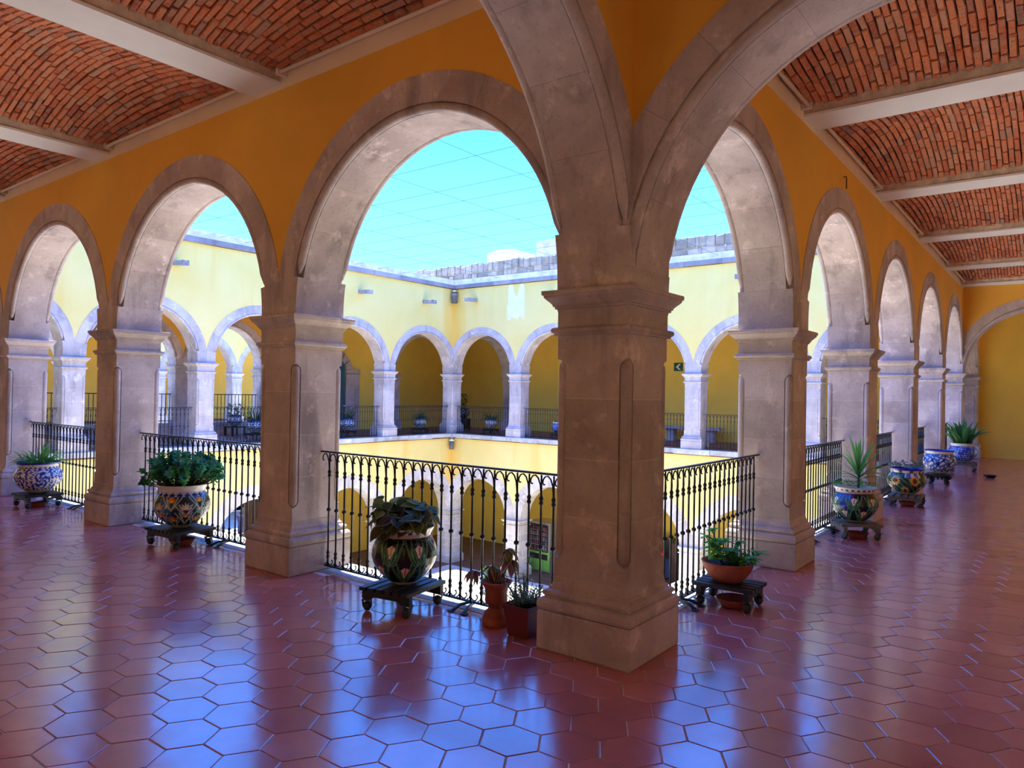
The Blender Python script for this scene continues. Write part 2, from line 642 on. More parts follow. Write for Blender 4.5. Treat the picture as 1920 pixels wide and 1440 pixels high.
def pier_kit(mat):
    k = {}
    b = 0.012
    k['plinth'] = MB().sqloft([(0.300, 0), (0.306, 0.01), (0.306, 0.215), (0.300, 0.228)]).build('plinth', mat)
    k['base_moulding'] = MB().sqloft([(0.292, 0.229), (0.303, 0.236), (0.309, 0.252), (0.309, 0.275), (0.303, 0.292), (0.288, 0.302), (0.276, 0.304),
                                      (0.276, 0.312), (0.284, 0.318), (0.286, 0.330), (0.282, 0.342), (0.264, 0.350), (0.258, 0.352), (0.258, 0.366),
                                      (0.248, 0.372), (0.241, 0.39), (0.2385, 0.42)]).build('base_moulding', mat)
    zs = [0.421, 0.78, 1.12, 1.47, 1.834]
    k['blocks'] = [shaft_block(a + 0.0015, c - 0.0015, 0.236, 0.058, 0.53, 1.70, mat) for a, c in zip(zs[:-1], zs[1:])]
    k['joint'] = shaft_block(0.42, 1.84, 0.2345, 0.058, 0.53, 1.70, 'mortar_white')
    mb = MB()
    pts = [(0, 0, z) for z in (0.540, 0.548, 0.562, 0.585, 1.645, 1.668, 1.682, 1.690)]
    mb.tube(pts, [0.008, 0.020, 0.029, 0.033, 0.033, 0.029, 0.020, 0.008], 12)
    k['corner_roll'] = mb.build('corner_roll', mat, True)
    k['capital'] = MB().sqloft([(0.238, 1.835), (0.254, 1.837), (0.254, 1.849), (0.262, 1.853), (0.268, 1.861), (0.268, 1.874), (0.262, 1.882), (0.25, 1.886),
                                (0.238, 1.888), (0.238, 1.975), (0.242, 1.992), (0.253, 1.995), (0.253, 2.007), (0.262, 2.009), (0.262, 2.018),
                                (0.272, 2.030), (0.289, 2.047), (0.300, 2.060), (0.302, 2.072), (0.310, 2.074), (0.310, 2.098), (0.304, 2.10)]).build('capital', mat)
    return k


PK = {m: pier_kit(m) for m in ('stone', 'stone_court')}


def pier(x, y, label, group, mat='stone', z=0.0, name='stone_pier'):
    t = thing(name, label, 'pier', (x, y, z), 0, group)
    k = PK[mat]
    add('plinth', k['plinth'], t)
    add('base_moulding', k['base_moulding'], t)
    core = add('mortar_joint', k['joint'], t)
    for b in k['blocks']:
        add('shaft_block', b, t)
    for sx_ in (-1, 1):
        for sy_ in (-1, 1):
            add('corner_roll', k['corner_roll'], t, (sx_ * 0.207, sy_ * 0.207, 0))
    add('capital', k['capital'], t)
    return t


def lower_pier_kit(mat):
    k = {}
    h = 0.30
    H = -ZLOW - 2.72       # 1.83 high
    k['plinth'] = MB().sqloft([(0.37, 0), (0.37, 0.24), (0.35, 0.27), (0.33, 0.31), (0.31, 0.33)]).build('plinth', mat)
    zs = [0.33 + (H - 0.19 - 0.33) * i / 5 for i in range(6)]
    k['blocks'] = [MB().sqloft([(h, a + 0.011), (h, c - 0.011)]).build('shaft_block', mat) for a, c in zip(zs[:-1], zs[1:])]
    k['core'] = MB().sqloft([(h - 0.003, 0.32), (h - 0.003, H - 0.18)]).build('core', 'mortar_white')
    k['capital'] = MB().sqloft([(h, H - 0.19), (h + 0.03, H - 0.185), (h + 0.03, H - 0.16), (h, H - 0.15), (h, H - 0.09), (h + 0.03, H - 0.06),
                                (h + 0.07, H - 0.03), (h + 0.07, H)]).build('capital', mat)
    return k


LK = lower_pier_kit('stone_white')


def lower_pier(x, y, label, group):
    t = thing('lower_pier', label, 'pier', (x, y, ZLOW), 0, group)
    add('plinth', LK['plinth'], t)
    add('mortar_joint', LK['core'], t)
    for b in LK['blocks']:
        add('shaft_block', b, t)
    add('capital', LK['capital'], t)
    return t


# ================================================================== STRUCTURE
BAND = 0.262
arcade_wall('wall_left', 'X', 0.0, YP, 0.236, 3.44, SPR, BAND, 5.09, ('ochre', 'lemon'), 'stone', -1)
arcade_wall('wall_right', 'Y', 0.0, XP, 0.236, 3.45, SPR, BAND, 5.09, ('ochre', 'lemon'), 'stone', -1)
arcade_wall('wall_far_right', 'X', XE, YP, 0.236, 3.45, SPR, BAND, 5.09, ('ochre', 'lemon'), 'stone_court', 1)
arcade_wall('wall_far_left', 'Y', YE, XP, 0.236, 3.45, SPR, BAND, 5.09, ('ochre', 'lemon'), 'stone_court', 1)


def cross_wall(name, plane, const, pier_at, c, zc, Ri, Ro, far, ztop, sgn_face):
    """arch thrown across a gallery from a pier to the outer wall"""
    if plane == 'X':
        m = lambda s, d, z: (const + d, s, z)
    else:
        m = lambda s, d, z: (s, const + d, z)
    hp = abs(c - pier_at)
    kit = arch_parts('x', Ri, Ro, hp, zc - SPR, 'stone', 11, (-1, 1))
    tv, zv = kit[3], kit[4]
    mb = MB()
    lo, hi = min(pier_at, c - (pier_at - c)), max(pier_at, c - (pier_at - c))
    spandrel(mb, m, lo, hi, c, zc, Ro, ztop, tv, zv, False)
    # remaining strip to the outer wall
    a, b = (far, lo) if far < lo else (hi, far)
    if b - a > 0.02:
        p0, p1 = m(a, -T, zc + zv), m(b, T, ztop)
        mb.box(min(p0[0], p1[0]), min(p0[1], p1[1]), zc + zv, max(p0[0], p1[0]), max(p0[1], p1[1]), ztop)
    w = add(name, mb.build(name, ['ochre', 'ochre']))
    tag(w, kind='structure')
    place_arch(w, m(c, 0, zc), pi / 2 if plane == 'X' else 0.0, kit)
    # respond pilaster against the outer wall
    return w


CRX, CRY = -1.90, -1.66
cross_wall('wall_cross_left', 'Y', 0.0, 0.0, CRX, 2.10, 1.655, 1.88, LX, 4.62, 1)
cross_wall('wall_cross_right', 'X', 0.0, 0.0, CRY, 2.10, 1.42, 1.665, RY, 4.62, 1)
cross_wall('wall_cross_end', 'X', XE, 0.0, CRY, 2.08, 1.42, 1.665, RY, 4.62, 1)
cross_wall('wall_cross_end', 'Y', 0.0, XE, XE + 1.70, 2.08, 1.45, 1.66, XW, 4.62, 1)
cross_wall('wall_cross_far', 'X', XE, YE, YE + 1.70, 2.08, 1.45, 1.66, YW, 4.62, 1)
cross_wall('wall_cross_far', 'Y', YE, XE, XE + 1.70, 2.08, 1.45, 1.66, XW, 4.62, 1)
cross_wall('wall_cross_far', 'Y', YE, 0.0, CRX, 2.10, 1.655, 1.88, LX, 4.62, 1)


def slab(name, x0, y0, z0, x1, y1, z1, mat, kind='structure', parent=None):
    o = add(name, box_mesh(name, x0, y0, z0, x1, y1, z1, mat), parent)
    if kind:
        tag(o, kind=kind)
    return o


# outer walls of the upper galleries
slab('wall_end', XW, RY - 0.3, -0.2, XW + 0.3, 13.25, 4.7, 'ochre_hall')
slab('wall_end', XW + 0.28, 13.25, -0.2, XW + 0.58, YW + 0.3, 4.7, 'ochre_hall')
slab('wall_far_back', 10.52, YW, -0.2, XW + 0.6, YW + 0.3, 4.7, 'ochre_hall')
# outer walls of the near wings, behind the viewer; openings added for warm fill light


def pierced_wall(name, axis, lo, hi, w0, w1, opens, zs, zt, mat):
    mb = MB()
    s = lo
    put = (lambda a, b, z0, z1: mb.box(w0, a, z0, w1, b, z1)) if axis == 'Y' else (lambda a, b, z0, z1: mb.box(a, w0, z0, b, w1, z1))
    for a, b in opens:
        put(s, a, -0.2, 4.7)
        put(a, b, -0.2, zs)
        put(a, b, zt, 4.7)
        s = b
    put(s, hi, -0.2, 4.7)
    return tag(add(name, mb.build(name, mat)), kind='structure')


FILL_OPW = 0.30  # half width of the openings added to let fill light in
pierced_wall('wall_near_left', 'Y', RY - 0.3, YW + 0.3, LX - 0.3, LX, [(c - FILL_OPW, c + FILL_OPW) for c in (-2.2, 1.55, 4.65, 7.75, 10.9, 14.0)], 0.25, 2.5, 'ochre')
pierced_wall('wall_near_right', 'X', LX, XW, RY - 0.3, RY, [(c - FILL_OPW, c + FILL_OPW) for c in (-2.0, 1.55, 4.5, 7.6, 10.7, 13.9)] + [(16.6, 18.1)], 0.25, 2.5, 'ochre')
slab('floor_fill_light_yard', LX - 4.3, RY - 4.3, -0.3, LX - 0.3, YW + 0.3, -0.2, 'paving')  # unseen yards added to bounce warm sunlight through the openings
slab('floor_fill_light_yard', LX - 0.3, RY - 4.3, -0.3, XW + 0.3, RY - 0.3, -0.2, 'paving')
slab('wall_fill_light_yard', LX - 4.5, RY - 4.5, -0.3, LX - 4.3, YW + 0.3, 4.2, 'lemon')  # unseen yard walls, added to reflect warm light into the galleries
slab('wall_fill_light_yard', LX - 4.3, RY - 4.5, -0.3, XW + 0.3, RY - 4.3, 4.2, 'lemon')

# floors --------------------------------------------------------------
# roof slabs over the four wings
for (x0, y0, x1, y1) in ((LX - 0.3, RY - 0.3, -T, YW + 0.3), (-T, RY - 0.3, XW + 0.6, -T), (XE + T, -T, XW + 0.6, YW + 0.6),
                         (-T, YE + T, XE + T, YW + 0.6)):
    slab('ceiling_slab', x0, y0, 4.62, x1, y1, 4.8, 'concrete_rough')
# parapets of the court
for (x0, y0, x1, y1, nm) in ((XE - T, -0.3, XE + 0.2, YE + 0.3, 'wall_parapet_right'), (-0.3, YE - T, XE + 0.3, YE + 0.2, 'wall_parapet_left')):
    slab(nm, x0, y0, 5.235, x1, y1, 5.43, 'cream')
slab('wall_parapet_near', -0.2, -T, 5.09, T, YE, 5.43, 'lemon')
slab('wall_parapet_near', T, -0.2, 5.09, XE, T, 5.43, 'lemon')
# floor slabs; near tiled ones
FL = 0.005
slab('floor_far', XE - 0.30, -0.30, -0.16, XW + 0.3, YW + 0.3, 0.0, 'floor_lower')
slab('floor_far', 0.36, YE - 0.30, -0.16, XE - 0.30, YW + 0.3, 0.0, 'floor_lower')
floor = tag(add('floor', MB().box(LX - 0.3, RY - 0.3, -0.2, -0.02, YE + 4, -0.0035).box(-0.02, RY - 0.3, -0.2, XW, -0.02, -0.0035).build('floor', 'grout')),
            kind='structure')

# hexagonal tiles
HW, HR = 0.2435, 0.2235
HX0, HY0 = -2.028, 1.073


def hex_pts(scale=1.0):
    return [(0, 0.149 * scale), (HW / 2 * scale, 0.0745 * scale), (HW / 2 * scale, -0.0745 * scale), (0, -0.149 * scale),
            (-HW / 2 * scale, -0.0745 * scale), (-HW / 2 * scale, 0.0745 * scale)]


def hex_geo():
    vs = [(x, y, 0.0) for x, y in hex_pts(0.958)] + [(x, y, -0.0013) for x, y in hex_pts(0.978)] + [(x, y, -0.008) for x, y in hex_pts(0.982)]
    fs = [(5, 4, 3, 2, 1, 0)]
    for k in (0, 6):
        for j in range(6):
            fs.append((k + j, k + (j + 1) % 6, k + 6 + (j + 1) % 6, k + 6 + j))
    return vs, fs


hv, hf = hex_geo()
HEX = mesh('tile', hv, hf, 'tile_red')
FWD = _f
tiles = []


def visible(p, margin=0.06):
    d = Vector(p) - CAM_POS
    z = d.dot(_f)
    if z < 0.4:
        return None
    u, v = d.dot(_r2) / z, d.dot(_u2) / z
    if abs(u) < 0.706 * (1 + margin) and abs(v) < 0.5295 * (1 + margin):
        return z
    return None


def on_floor(x, y):
    if x < -0.03 and x > LX + 0.02 and -3.5 < y < 12.5:
        return True
    return -0.03 <= x < XW - 0.05 and RY + 0.05 < y < -0.03


for j in range(-24, 60):
    for i in range(-14, 96):
        x = HX0 + HW * (i + (0.5 if j % 2 else 0.0))
        y = HY0 + HR * j
        if not on_floor(x, y):
            continue
        z = visible((x, y, 0), 0.25)
        tiles.append((z if z else 99 + abs(x), x, y))
tiles.sort()
big = [t for t in tiles if t[0] < 90]
far_tiles = MB()
for k, (z, x, y) in enumerate(tiles):
    tx, ty = random.gauss(0, 0.0016), random.gauss(0, 0.0016)
    dz = random.uniform(-0.0006, 0.0006)
    if k < 300 and z < 90:
        add('tile', HEX, floor, (x, y, dz), (tx, ty, 0))
    elif z < 99 + 6:
        far_tiles.put([(a + x, b + y, c + dz + (a * ty - b * tx)) for a, b, c in hv], hf, tone=random.random())
ft = add('tile_field', far_tiles.build('tile_field', 'tile_red', recalc=False), floor)
ft['kind'] = 'stuff'

# kerb stones along the court edge of the near galleries (each slab a piece)
kerb = tag(add('trim_1', MB().box(-0.02, -0.02, -0.16, 0.33, 0.33, -0.012).build('trim_1', 'stone_kerb')), kind='structure')


def run_of_slabs(parent, name, p0, p1, wid, z0, z1, mat, step, axis, gap=0.006, jit=0.004, start=0):
    s = p0
    while s < p1 - 0.05:
        L = min(step * random.uniform(0.75, 1.25), p1 - s)
        if p1 - s - L < step * 0.35:
            L = p1 - s
        a, b = s + gap / 2, s + L - gap / 2
        j = random.uniform(-jit, jit)
        w0, w1 = wid
        mb = MB()
        if axis == 'Y':
            mb.box(w0, a, z0, w1 + j, b, z1 + j * 0.5)
        else:
            mb.box(a, w0, z0, b, w1 + j, z1 + j * 0.5)
        add(name, mb.build(name, mat), parent)
        s += L


run_of_slabs(kerb, 'kerb_stone', 0.33, YE, (-0.02, 0.33), -0.16, 0.003, 'stone_kerb', 0.9, 'Y')
run_of_slabs(kerb, 'kerb_stone', 0.33, XE, (-0.02, 0.33), -0.16, 0.003, 'stone_kerb', 0.9, 'X')
kerb2 = tag(add('trim_2', MB().box(XE - 0.36, YE - 0.36, -0.16, XE, YE, -0.03).build('trim_2', 'stone_kerb')), kind='structure')


def run_neg(parent, name, wid, lo, hi, z0, z1, mat, step, axis, jit=0.01):
    s = lo
    while s < hi - 0.05:
        L = min(step * random.uniform(0.7, 1.3), hi - s)
        a, b = s + 0.004, s + L - 0.004
        j = random.uniform(0, jit)
        mb = MB()
        if axis == 'Y':
            mb.box(wid[0] + j, a, z0 + j, wid[1], b, z1)
        else:
            mb.box(a, wid[0] + j, z0 + j, b, wid[1], z1)
        add(name, mb.build(name, mat), parent)
        s += L


run_neg(kerb2, 'kerb_stone', (XE - 0.37, XE - 0.10), 0.3, YE - 0.36, -0.14, 0.004, 'stone_kerb', 1.0, 'Y', 0.025)
run_neg(kerb2, 'kerb_stone', (YE - 0.37, YE - 0.10), 0.3, XE - 0.36, -0.14, 0.004, 'stone_kerb', 1.0, 'X', 0.025)

# cornice ledges on the far walls
corn = tag(add('trim_3', MB().box(XE - T - 0.10, YE - T - 0.10, 5.095, XE, YE, 5.232).build('trim_3', 'stone_cornice')), kind='structure')
run_neg(corn, 'cornice_stone', (XE - T - 0.11, XE), -0.2, YE - T - 0.1, 5.092, 5.234, 'stone_cornice', 0.95, 'Y', 0.02)
run_neg(corn, 'cornice_stone', (YE - T - 0.11, YE), -0.2, XE - T - 0.1, 5.092, 5.234, 'stone_cornice', 1.15, 'X', 0.02)

# lower arcades (far ones face us; near ones only close the court)
LRI, LAP, LSP = 0.33, -1.50, -2.72
low_r = arcade_wall('wall_lower_right', 'X', XE, YP, LRI, LAP, LSP, 0.385, -0.16, ('ochre', 'lemon'), 'stone_white', 1, rolls=(), nv=11)
low_l = arcade_wall('wall_lower_left', 'Y', YE, XP, LRI, LAP, LSP, 0.385, -0.16, ('ochre', 'lemon'), 'stone_white', 1, rolls=(), nv=11)
slab('wall_lower_near', -0.2, 0.3, ZLOW, T - 0.05, YE, -0.16, 'lemon')
slab('wall_lower_near', 0.3, -0.2, ZLOW, XE, T - 0.05, -0.16, 'lemon')
slab('wall_lower_end', XW, -4, ZLOW, XW + 0.3, YW + 0.3, -0.16, 'ochre_hall')
slab('wall_lower_back', 11.9, YW, ZLOW, XW, YW + 0.3, -0.16, 'ochre_hall')
slab('wall_lower_back', -4, YW, ZLOW, 8.75, YW + 0.3, -0.16, 'white_wall')
slab('wall_lower_back', 8.75, YW, -1.60, 11.9, YW + 0.3, -0.16, 'white_wall')
slab('floor_court', T, T, ZLOW - 0.1, XE - 0.45, YE - 0.45, ZLOW - 0.0, 'paving')
slab('floor_lower', XE - 0.45, 0.2, ZLOW - 0.1, XW, YW, ZLOW, 'floor_lower')
slab('floor_lower', 0.2, YE - 0.45, ZLOW - 0.1, XE - 0.45, YW, ZLOW, 'floor_lower')
slab('floor_patio', -6, YW + 0.3, ZLOW - 0.1, 19, 36, ZLOW, 'paving')
slab('baseboard_lower', XW - 0.45, 4.0, ZLOW, XW, 15.0, ZLOW + 0.62, 'ochre_hall')

# second arcade, opening from the far-left wing onto another patio
YP2X = [-1.8, 1.25, 4.3, 7.34, 10.2]
arcade_wall('wall_patio', 'Y', YW + 0.15, YP2X, 0.236, 3.42, SPR, BAND, 4.62, ('ochre', 'ochre_hall'), 'stone', -1)
for a_, b_ in zip(YP2X[:-1], YP2X[1:]):
    slab('wall_patio_sill', a_ + 0.312, YW - 0.02, 0.0, b_ - 0.312, YW + 0.30, 0.40, 'stone')
arcade_wall('wall_patio_far', 'Y', 27.0, [-3.0, 0.4, 3.8, 7.2, 10.6, 14.0, 17.4], 0.236, 3.6, SPR, BAND, 5.2, ('lemon', 'ochre'), 'stone_court', -1)
slab('wall_patio_back', -6, 30.0, -4.5, 20, 30.3, 4.6, 'ochre')
slab('floor_patio_upper', -6, 26.7, -0.3, 20, 30.0, 0.0, 'floor_lower')
slab('wall_patio_low', -6, 26.9, ZLOW, 8.0, 27.1, -0.3, 'lemon')
slab('wall_patio_low', 8.0, 26.9, -1.2, 20.0, 27.1, -0.3, 'lemon')
slab('wall_patio_low', 8.0, 30.0, ZLOW, 20.0, 30.2, -0.3, 'white_wall')
slab('ceiling_slab', -6, 26.8, 4.62, 20, 30.3, 4.8, 'concrete_rough')

# ================================================================== PIERS
pier(0, 0, 'big corner stone pier nearest the viewer where both arcades meet', 'stone piers of the near arcades')
for i, lb in ((1, 'stone pier between the jade plant and the large coleus pot'), (2, 'stone pier between the spider plant pot and the jade plant pot'),
              (3, 'stone pier behind the spider plant pot on the black trolley'), (4, 'last stone pier of the jade plant arcade before the far wing')):
    pier(0, YP[i], lb, 'stone piers of the near arcades')
for i, lb in ((1, 'stone pier just past the terracotta bowl trolley on the red floor'), (2, 'stone pier beside the lily painted pot with the tall dracaena'),
              (3, 'stone pier right behind the sunflower painted pot'), (4, 'stone pier right behind the empty blue and white pot'),
              (5, 'last stone pier of the arcade with the sunflower pot, where an arch crosses the hall')):
    pier(XP[i], 0, lb, 'stone piers of the near arcades')
pier(XE, YE, 'pale stone pier in the far inner corner of the courtyard gallery', 'pale stone piers across the court', 'stone_court')
ords = ['first', 'second', 'third', 'fourth', 'fifth']
for n_, i in enumerate((4, 3, 2, 1)):
    extra = [' on the wall with the peeled white strip', ' on the wall with the peeled white strip', ' in front of the long stone bench',
             ' past the stone bench, towards the end hall'][n_]
    pier(XE, YP[i], '%s pale stone pier from the far corner%s' % (ords[n_], extra), 'pale stone piers across the court', 'stone_court')
for n_, i in enumerate((4, 3, 2, 1, 0)):
    pier(XP[i], YE, '%s pale stone pier from the far corner along the shaded wall with patio arches' % ords[n_], 'pale stone piers across the court', 'stone_court')
# wall responds of the crossing arches (half sunk in the outer wall)
for x, y, lb in ((XW - 0.312, 0.0, 'stone end pier against the ochre end wall behind the broad leaf pot'),
                 (XW + 0.28 - 0.312, YE, 'stone end pier on the end wall behind the far inner corner'),
                 (XE, YW - 0.312, 'stone end pier on the back wall behind the far inner corner'),
                 (XE, RY + 0.312, 'stone end pier carrying the outer end of the arch that crosses the end hall'),
                 (LX + 0.312, 0.0, 'stone end pier carrying the outer end of the arch over the large coleus wing'),
                 (0.0, RY + 0.312, 'stone end pier carrying the outer end of the arch over the terracotta bowl wing')):
    pier(x, y, lb, 'stone responds')
for i, x in enumerate(YP2X[1:]):
    pier(x, YW + 0.15, ['shadowed stone pier of the patio arcade, fourth from the teal door', 'shadowed stone pier of the patio arcade, third from the teal door',
                        'shadowed stone pier of the patio arcade, second from the teal door', 'shadowed stone pier of the patio arcade next to the teal door'][i], 'patio arcade piers')
for i, x in enumerate((3.8, 7.2, 10.6, 14.0)):
    pier(x, 27.0, '%s pale pier beyond the patio, counted from the bright side strip' % ords[3 - i], 'piers beyond the patio', 'stone_court')
lower_pier(XE, YE, 'block built lower pier in the far corner of the court', 'lower court piers')
for n_, i in enumerate((4, 3, 2, 1)):
    lower_pier(XE, YP[i], '%s block built lower pier from the far corner on the vending machine side' % ords[n_], 'lower court piers')
for n_, i in enumerate((4, 3, 2, 1)):
    lower_pier(XP[i], YE, '%s block built lower pier from the far corner on the brown door side' % ords[n_], 'lower court piers')

# ================================================================== CEILINGS: beams, brick vaults, light strips
BW = 0.21
ZB = 4.03


def beam(plane, cpos, far, label):
    """beam across the gallery, from arcade wall to outer wall; white soffit, rough haunched flanks"""
    L = abs(far) - T
    t = thing('ceiling_beam', label, 'beam', (0, 0, 0), 0, 'white ceiling beams')
    mp = (lambda s, d, z: (-T - d, cpos + s, z)) if plane == 'L' else (lambda s, d, z: (cpos + s, -T - d, z))
    mb = MB()
    w = BW - 0.005
    mb.prism([(-w, ZB), (w, ZB), (w + 0.004, ZB + 0.022), (-w - 0.004, ZB + 0.022)], mp, 0.0, L)
    add('beam_soffit', mb.build('beam_soffit', 'beam_white'), t)
    mb = MB()
    n = 26
    prof = [(-w + 0.01, 0.023), (w - 0.01, 0.023), (w + 0.05, 0.135), (w + 0.05, 0.30), (-w - 0.05, 0.30), (-w - 0.05, 0.135)]
    vs, fs = [], []
    for i in range(n + 1):
        d = L * i / n
        for s, z in prof:
            js = random.uniform(-0.008, 0.008)
            vs.append(mp(s + js, d, ZB + z + (random.uniform(-0.014, 0.014) if z > 0.1 else 0)))
    P = len(prof)
    for i in range(n):
        for j in range(P):
            a, b = i * P + j, i * P + (j + 1) % P
            fs.append((a, b, b + P, a + P))
    fs.append(tuple(range(P)))
    fs.append(tuple(range(n * P + P - 1, n * P - 1, -1)))
    add('beam_flank', mesh('beam_flank', vs, fs, 'concrete_rough'), t)
    return t


for i, lb in ((1, 'white ceiling beam over the jade plant wing, nearest to the crossing arch'), (2, 'white ceiling beam over the jade plant wing, second from the crossing arch'),
              (3, 'white ceiling beam over the jade plant wing, third from the crossing arch'), (4, 'white ceiling beam over the jade plant wing, furthest along it')):
    beam('L', YP[i] + 0.25, LX, lb)
for i, lb in ((1, 'white ceiling beam over the red hall, nearest to the crossing arch'), (2, 'white ceiling beam over the red hall, second from the crossing arch'),
              (3, 'white ceiling beam over the red hall, third from the crossing arch'), (4, 'white ceiling beam over the red hall, fourth and last before the end arch')):
    beam('R', XP[i] + 0.22, RY, lb)
beam('R', XE - T - BW, RY, 'white ceiling beam over the red hall set against the ochre end wall above its arch')


def brick_meshes():
    out = []
    for k in range(4):
        rr = random.Random(k)
        j = lambda a: rr.uniform(-a, a)
        vs = []
        for (sc, z) in ((0.92, -0.5), (1.0, -0.32), (0.98, 0.5)):
            for sx_, sy_ in ((-1, -1), (1, -1), (1, 1), (-1, 1)):
                vs.append((0.5 * sc * sx_ + j(0.03), 0.5 * (sc if sc > 0.95 else 0.84) * sy_ + j(0.06), z + j(0.05)))
        fs = [(3, 2, 1, 0), (8, 9, 10, 11)]
        for a in (0, 4):
            for q in range(4):
                fs.append((a + q, a + (q + 1) % 4, a + 4 + (q + 1) % 4, a + 4 + q))
        out.append((vs, fs, mesh('brick', vs, fs, 'brick')))
    return out


BRK = brick_meshes()


def vault(name, mp, S, Tl, rise, k_parts):
    """brick shell between two beams; s runs beam to beam, t from arcade wall to outer wall"""
    z0 = ZB + 0.10

    def h(s, t):
        q = 2 * s / S - 1
        e = min(t, Tl - t) / 0.95
        g = 1 - (1 - min(max(e, 0), 1)) ** 2
        return z0 + rise * max(0.0, 1 - q * q) * (0.10 + 0.90 * g)

    # mortar shell
    ns, nt2 = 24, 40
    vs, fs = [], []
    for i in range(nt2 + 1):
        for j in range(ns + 1):
            s, t = S * j / ns, Tl * i / nt2
            x, y = mp(s, t)
            vs.append((x, y, h(s, t) + 0.012))
    for i in range(nt2):
        for j in range(ns):
            a = i * (ns + 1) + j
            fs.append((a, a + 1, a + ns + 2, a + ns + 1))
    base = tag(add(name, mesh(name, vs, fs, 'mortar_dark', True)), kind='structure')
    bl, bw, bt = 0.215, 0.0485, 0.05
    items = []
    nrow = int(Tl / 0.0565)
    ph = 0.0
    for r in range(nrow):
        t = (r + 0.5) * Tl / nrow
        # walk along the arc by true length
        s = 0.004 - (bl * (0.5 if r % 2 else 0.0) + random.uniform(0, 0.05))
        while s < S - 0.02:
            L = bl * random.choice((0.72, 0.95, 1.0, 1.0, 1.08))
            ds = 0.02
            slope = (h(min(s + L / 2 + ds, S), t) - h(max(s + L / 2 - ds, 0), t)) / (2 * ds)
            adv = L / sqrt(1 + slope * slope)
            a, b = max(s, 0.003), min(s + adv, S - 0.003)
            if b - a > 0.03:
                items.append(((a + b) / 2, t, (b - a) - 0.010))
            s += adv
    out = []
    for s, t, L in items:
        e = 0.01
        x, y = mp(s, t)
        zc = h(s, t)
        x1, y1 = mp(min(s + e, S), t); x0, y0 = mp(max(s - e, 0), t)
        vs_ = Vector((x1 - x0, y1 - y0, h(min(s + e, S), t) - h(max(s - e, 0), t))).normalized()
        x1, y1 = mp(s, min(t + e, Tl)); x0, y0 = mp(s, max(t - e, 0))
        vt_ = Vector((x1 - x0, y1 - y0, h(s, min(t + e, Tl)) - h(s, max(t - e, 0)))).normalized()
        nn = vs_.cross(vt_).normalized()
        if nn.z < 0:
            nn = -nn
            vt_ = -vt_
        vt_ = nn.cross(vs_)
        cosl = max(0.5, Vector((vs_.x, vs_.y)).length)
        rot = Matrix((vs_, vt_, nn)).transposed() @ Matrix.Rotation(random.gauss(0, 0.025), 3, 'X') @ Matrix.Rotation(random.gauss(0, 0.018), 3, 'Z')
        p = Vector((x, y, zc)) + nn * random.uniform(-0.004, 0.010)
        zv = visible(p, 0.05)
        out.append((zv if zv else 99.0, p, rot, (L / cosl, bw * random.uniform(0.92, 1.05), bt)))
    out.sort(key=lambda q: q[0])
    mb = MB()
    for i, (zv, p, rot, sc) in enumerate(out):
        vs0, fs0, me = random.choice(BRK)
        if i < k_parts and zv < 90:
            add('brick', me, base, p, rot.to_euler(), sc)
        else:
            mb.put([p + rot @ Vector((v[0] * sc[0], v[1] * sc[1], v[2] * sc[2])) for v in vs0], fs0, tone=random.random())
    if mb.v:
        o = add('brick_field', mb.build('brick_field', 'brick', recalc=False), base)
        o['kind'] = 'stuff'
    return base


def strip(plane, a, b, label):
    t = thing('light_strip', label, 'light strip', (0, 0, 0), 0, 'slim strips along the arcade walls')
    mb = MB()
    o = T + 0.075
    z = ZB + 0.055
    pts = [(-o, a, z), (-o, b, z)] if plane == 'L' else [(a, -o, z), (b, -o, z)]
    mb.tube(pts, 0.016, 8)
    add('tube', mb.build('tube', 'tube_white', True), t)
    mb = MB()
    for q in (a + 0.03, b - 0.03):
        if plane == 'L':
            mb.box(-o - 0.02, q - 0.02, z - 0.02, -T, q + 0.02, z + 0.03)
        else:
            mb.box(q - 0.02, -o - 0.02, z - 0.02, q + 0.02, -T, z + 0.03)
    add('end_bracket', mb.build('end_bracket', 'tube_white'), t)


LT = abs(LX) - T
RT = abs(RY) - T
jw = 'the jade plant wing'
for i in range(0, 5):
    a = T if i == 0 else YP[i] + 0.25 + BW
    b = YP[i + 1] + 0.25 - BW if i < 4 else YP[5]
    vault('ceiling', (lambda s, t, a=a: (-T - t, a + s)), b - a, LT, 0.30, [300, 300, 150, 0, 0][i])
    if i < 4:
        strip('L', a + 0.05, b - 0.05, 'slim pale light strip over %s, %s from the crossing arch' % (jw, ords[i]))
for i in range(0, 5):
    a = T if i == 0 else XP[i] + 0.22 + BW
    b = XP[i + 1] + 0.22 - BW if i < 4 else XE - T - 2 * BW
    vault('ceiling', (lambda s, t, a=a: (a + s, -T - t)), b - a, RT, 0.30, [300, 300, 300, 150, 0][i])
    strip('R', a + 0.05, b - 0.05, 'slim pale light strip over the red hall, %s from the crossing arch' % ords[i])
# corner bay and far wings: plain brick shells without single bricks
for x0, y0, x1, y1 in ((LX, RY, -T, -T), (XE + T, -T, XW, YW), (0, YE + T, XE + T, YW), (XE + T, RY, XW, -T)):
    slab('ceiling', x0, y0, 4.35, x1, y1, 4.6, 'brick')
# pale painted band along the wall heads
slab('trim_4', -T - 0.004, T, ZB - 0.045, -T, YE, ZB + 0.13, 'paint_band')
slab('trim_5', T, -T - 0.004, ZB - 0.045, XE, -T, ZB + 0.13, 'paint_band')

# ================================================================== RAILINGS
BAR = {}


